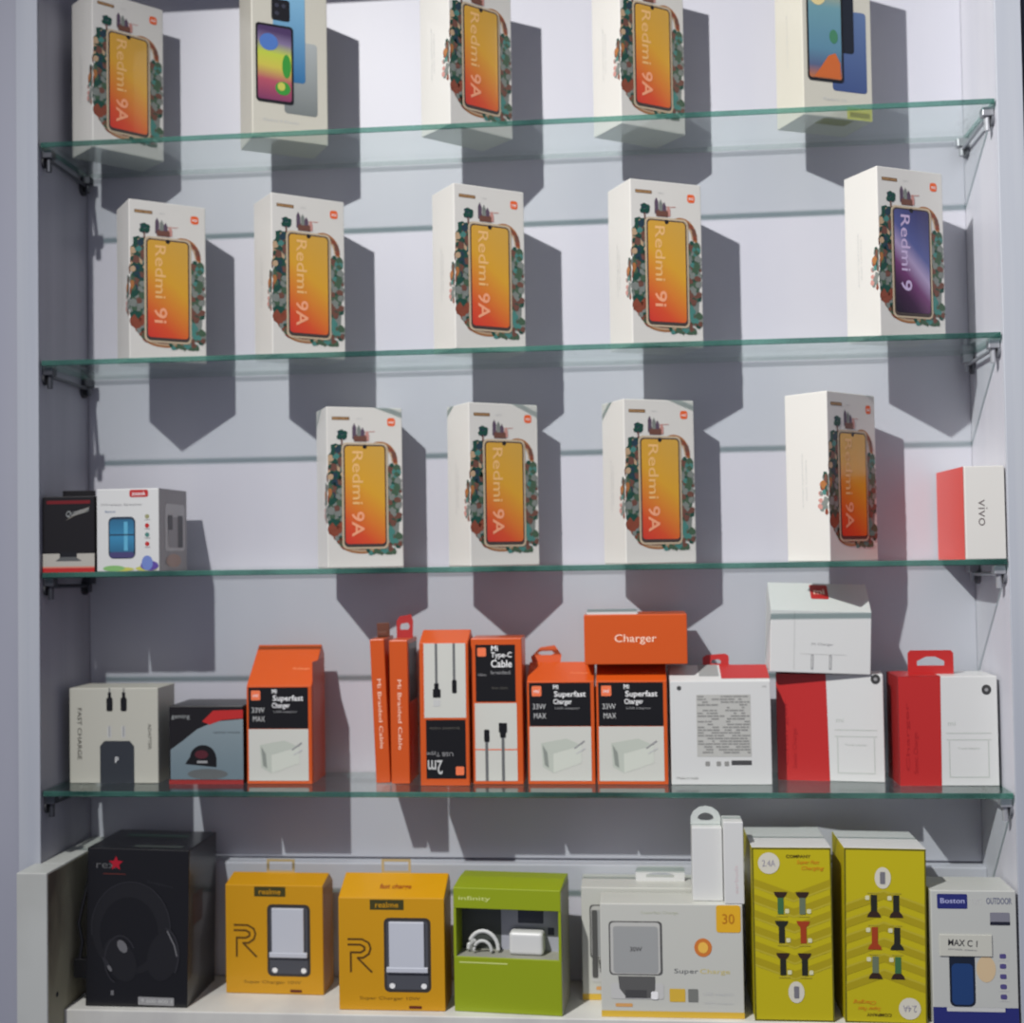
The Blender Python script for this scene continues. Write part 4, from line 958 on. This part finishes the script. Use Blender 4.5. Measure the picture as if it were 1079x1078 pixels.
zt = Z5 + 0.1222 + 0.0002
w_, h = 0.0330, 0.0800
t, (F, L, Rr, T) = simple('accessory_box', 'narrow white box with arched hang tab, standing on the white adapter box', (0.0618, 0.016, zt), w_, h, 0.030, M_card2, group='narrow white boxes standing on the adapter boxes', cat='box')
b = MB(); q = Fr((0.0, 0.022, h - 0.0006), (1, 0, 0), (0, 0, 1))
o_ = [(0, 0), (w_, 0), (w_, 0.008), (0.030, 0.014), (0.024, 0.0185), (0.0165, 0.020), (0.009, 0.0185), (0.003, 0.014), (0, 0.008)]
i_ = [(0.012, 0.004), (0.021, 0.004), (0.0255, 0.006), (0.0245, 0.009), (0.021, 0.0115), (0.0165, 0.0125), (0.012, 0.0115), (0.0085, 0.009), (0.0075, 0.006)]
b.plate(q, o_, i_, 0.0007, M_card2); b.build('hang_tab', t, 'arched white hang tab')
w_, h = 0.0212, 0.0885
t, (F, L, Rr, T) = simple('accessory_box', 'slim white box beside the yellow display box, standing on the white adapter box', (0.0955, 0.0045, zt), w_, h, 0.034, M_card2, group='narrow white boxes standing on the adapter boxes', cat='box')
b = MB(); b.text(F, 'earbuds', 0.6 * w_, 0.30 * h, 0.030, 0.004, mat('faint_pink', (214, 196, 196), 0.4), 1, rot=math.pi / 2); b.build('lettering', t)

# yellow display cartons of cables
M_y = mat('acid_yellow', (190, 176, 14), 0.4); M_y1 = mat('olive_band', (168, 152, 16), 0.4); M_y2 = mat('straw_band', (184, 170, 44), 0.4); M_yf = mat('olive_frame', (96, 92, 16), 0.4)
def display(label, x, w_, h, d, flip, ry=0.0):
    t = thing('cable_carton', label, 'cable box', (x, 0.0, Z5), 0, ry, 'yellow display cartons on the bottom board')
    b = MB(); b.bevbox(0, 0, 0, w_, d, h, M_y, 0.0008); b.build('carton', t)
    b = MB(); b.bevbox(0, 0.0005, h, w_, d, h + 0.0008, M_card2, 0.0003); b.build('lid', t, 'white lid')
    o, U, V = ((w_, 0, h), (-1, 0, 0), (0, 0, -1)) if flip else ((0, 0, 0), (1, 0, 0), (0, 0, 1))
    F = Fr(o, U, V)
    X = lambda x_: (x_ - 105) / 375 * w_
    Y = lambda y_: (1100 - y_) / 865 * h
    b = MB(); fw_ = 0.0016
    for q in ((0, 0, w_, fw_), (0, h - fw_, w_, h), (0.0, 0, fw_, h), (w_ - fw_, 0, w_, h)): b.rect(F, *q, M_yf, 1)
    for i in range(6):
        y0 = 390 + i * 78
        for k_, (m_, a, c) in enumerate(((M_y1, 0, 36), (M_y2, 36, 46))):
            b.poly(F, [(X(112), Y(y0 + a)), (X(112), Y(y0 + c)), (X(300), Y(y0 + c + 70)), (X(474), Y(y0 + c)), (X(474), Y(y0 + a)), (X(300), Y(y0 + a + 70))][::1], m_, 1)
    b.build('chevron_print', t)
    b = MB(); brn, grn, gry, rd = mat('bulb_brown', (52, 34, 22), 0.4), mat('stem_green', (60, 108, 66), 0.4), mat('stem_grey', (104, 116, 92), 0.4), mat('stem_red', (160, 60, 22), 0.4)
    blk = mat('stem_black', (36, 38, 28), 0.4)
    for (cx, cy, tm, sm) in ((237, 510, brn, grn), (340, 510, brn, gry), (240, 655, blk, blk), (342, 655, rd, rd), (243, 815, brn, blk), (345, 815, brn, blk)):
        b.poly(F, [(X(cx - 32), Y(cy - 55)), (X(cx + 32), Y(cy - 55)), (X(cx + 26), Y(cy - 38)), (X(cx + 14), Y(cy - 25)), (X(cx - 14), Y(cy - 25)), (X(cx - 26), Y(cy - 38))], tm, 3)
        b.rect(F, X(cx - 14), Y(cy + 56), X(cx + 14), Y(cy - 26), sm, 3)
        b.rrect(F, X(cx + 20), Y(cy + 52), X(cx + 40), Y(cy + 30), 0.0012, mat('tag_pale', (214, 212, 170), 0.4), 3)
        b.stroke(F, [(X(cx - 20), Y(cy + 66)), (X(cx + 30), Y(cy + 66))], 0.0012, M_y2, 3)
    b.build('plug_pictures', t)
    b = MB(); b.ell(F, X(185), Y(312), 0.0115, 0.0115, mat('seal_white', (212, 208, 190), 0.4), 2, 24); b.text(F, '2.4A', X(185), Y(312), 0.014, 0.007, mat('seal_lilac', (150, 146, 160), 0.4), 3); b.build('round_seal', t, 'larger white corner seal'); b = MB()
    b.ell(F, X(303), Y(955), 0.0085, 0.0115, mat('seal_white', (212, 208, 190), 0.4), 2, 24); b.rrect(F, X(292), Y(985), X(316), Y(925), 0.001, mat('seal_grey', (120, 118, 124), 0.4), 3)
    b.build('round_seal', t, 'white round seal near the centre line')
    b = MB(); b.text(F, 'COMPANY', X(325), Y(277), 0.026, 0.0034, mat('ink_umber2', (70, 54, 10), 0.4), 2, bold=0.02); b.text(F, 'Super Fast', X(370), Y(308), 0.024, 0.0052, mat('ink_tangerine', (214, 142, 20), 0.4), 2, shear=0.3, bold=0.012)
    b.text(F, 'Charging', X(392), Y(338), 0.024, 0.0052, mat('ink_tangerine', (214, 142, 20), 0.4), 2, shear=0.3, bold=0.012); b.build('lettering', t)
    return t
display('yellow display carton with plug pictures, left one of the two tall cartons', 0.1248, 0.0840, 0.1845, 0.100, False)
display('yellow display carton printed upside down, right one of the two tall cartons', 0.2200, 0.0855, 0.1848, 0.082, True, 0.8)

# white and blue speaker box at the right end
w_, h, d = 0.0880, 0.1415, 0.058
t, (F, L, Rr, T) = simple('speaker_box', 'white and navy box picturing a blue cylinder, right end of the bottom board', (0.3110, -0.0035, Z5), w_, h, d, mat('off_white_card', (188, 190, 184), 0.4))
nv = mat('navy_ink', (38, 44, 112), 0.4)
b = MB(); b.rect(F, 0.0, 0.0, w_, 0.135 * h, nv, 1); b.rect(F, 0.16 * w_, 0.105 * h, 0.84 * w_, 0.135 * h, M_lgrey, 2); b.build('navy_band', t, 'navy band along the foot')
b = MB(); b.rrect(F, 0.075 * w_, 0.865 * h, 0.43 * w_, 0.975 * h, 0.0015, nv, 1); b.text(F, 'Boston', 0.255 * w_, 0.925 * h, 0.025, 0.0055, mat('lilac_ink', (176, 180, 220), 0.4), 2, bold=0.01)
b.text(F, 'TWS', 0.53 * w_, 0.92 * h, 0.012, 0.0065, M_lgrey, 1); b.text(F, 'OUTDOOR', 0.80 * w_, 0.925 * h, 0.026, 0.0068, mat('slate2', (110, 114, 134), 0.4), 1, bold=0.02)
b.rrect(F, 0.69 * w_, 0.75 * h, 0.92 * w_, 0.84 * h, 0.001, mat('slate3', (128, 128, 138), 0.4), 1); b.rect(F, 0.69 * w_, 0.748 * h, 0.92 * w_, 0.772 * h, mat('ink_night2', (30, 32, 46), 0.4), 2)
for i in range(5):
    b.rrect(F, 0.79 * w_, (0.20 + 0.075 * i) * h, 0.865 * w_, (0.235 + 0.075 * i) * h, 0.0015, mat('violet_ink', (82, 76, 128), 0.4), 1)
    b.rect(F, 0.77 * w_, (0.185 + 0.075 * i) * h, 0.89 * w_, (0.191 + 0.075 * i) * h, M_lgrey, 1)
b.ell(F, 0.63 * w_, 0.42 * h, 0.010, 0.014, mat('sand_ink', (208, 184, 146), 0.4), 1)
b.build('lettering', t)
b = MB(); b.rrect(F, 0.20 * w_, 0.14 * h, 0.50 * w_, 0.55 * h, 0.006, mat('cyl_dark', (22, 32, 50), 0.35), 1); b.rrect(F, 0.225 * w_, 0.155 * h, 0.475 * w_, 0.46 * h, 0.005, mat('cyl_blue', (30, 62, 112), 0.35), 2); b.build('cylinder_picture', t)
b = MB()
q = Fr((0.008, -0.0012, 0.533 * h), (0.998, 0, -0.045), (0.045, 0, 0.998))
b.bevbox(0.008, -0.0014, 0.515 * h, 0.062, -0.0003, 0.675 * h, mat('plate_card', (196, 196, 184), 0.4), 0.0004)
b.text(Fr((0, -0.0015, 0), (1, 0, 0), (0, 0, 1)), 'MAX C 1', 0.36 * w_, 0.615 * h, 0.030, 0.0068, mat('ink_char2', (70, 70, 70), 0.4), 1, bold=0.01, rot=-0.05)
b.text(Fr((0, -0.0015, 0), (1, 0, 0), (0, 0, 1)), 'portable speaker', 0.36 * w_, 0.565 * h, 0.030, 0.0025, M_grey, 1, rot=-0.05)
b.build('name_plate', t, 'cream plate with dark lettering')
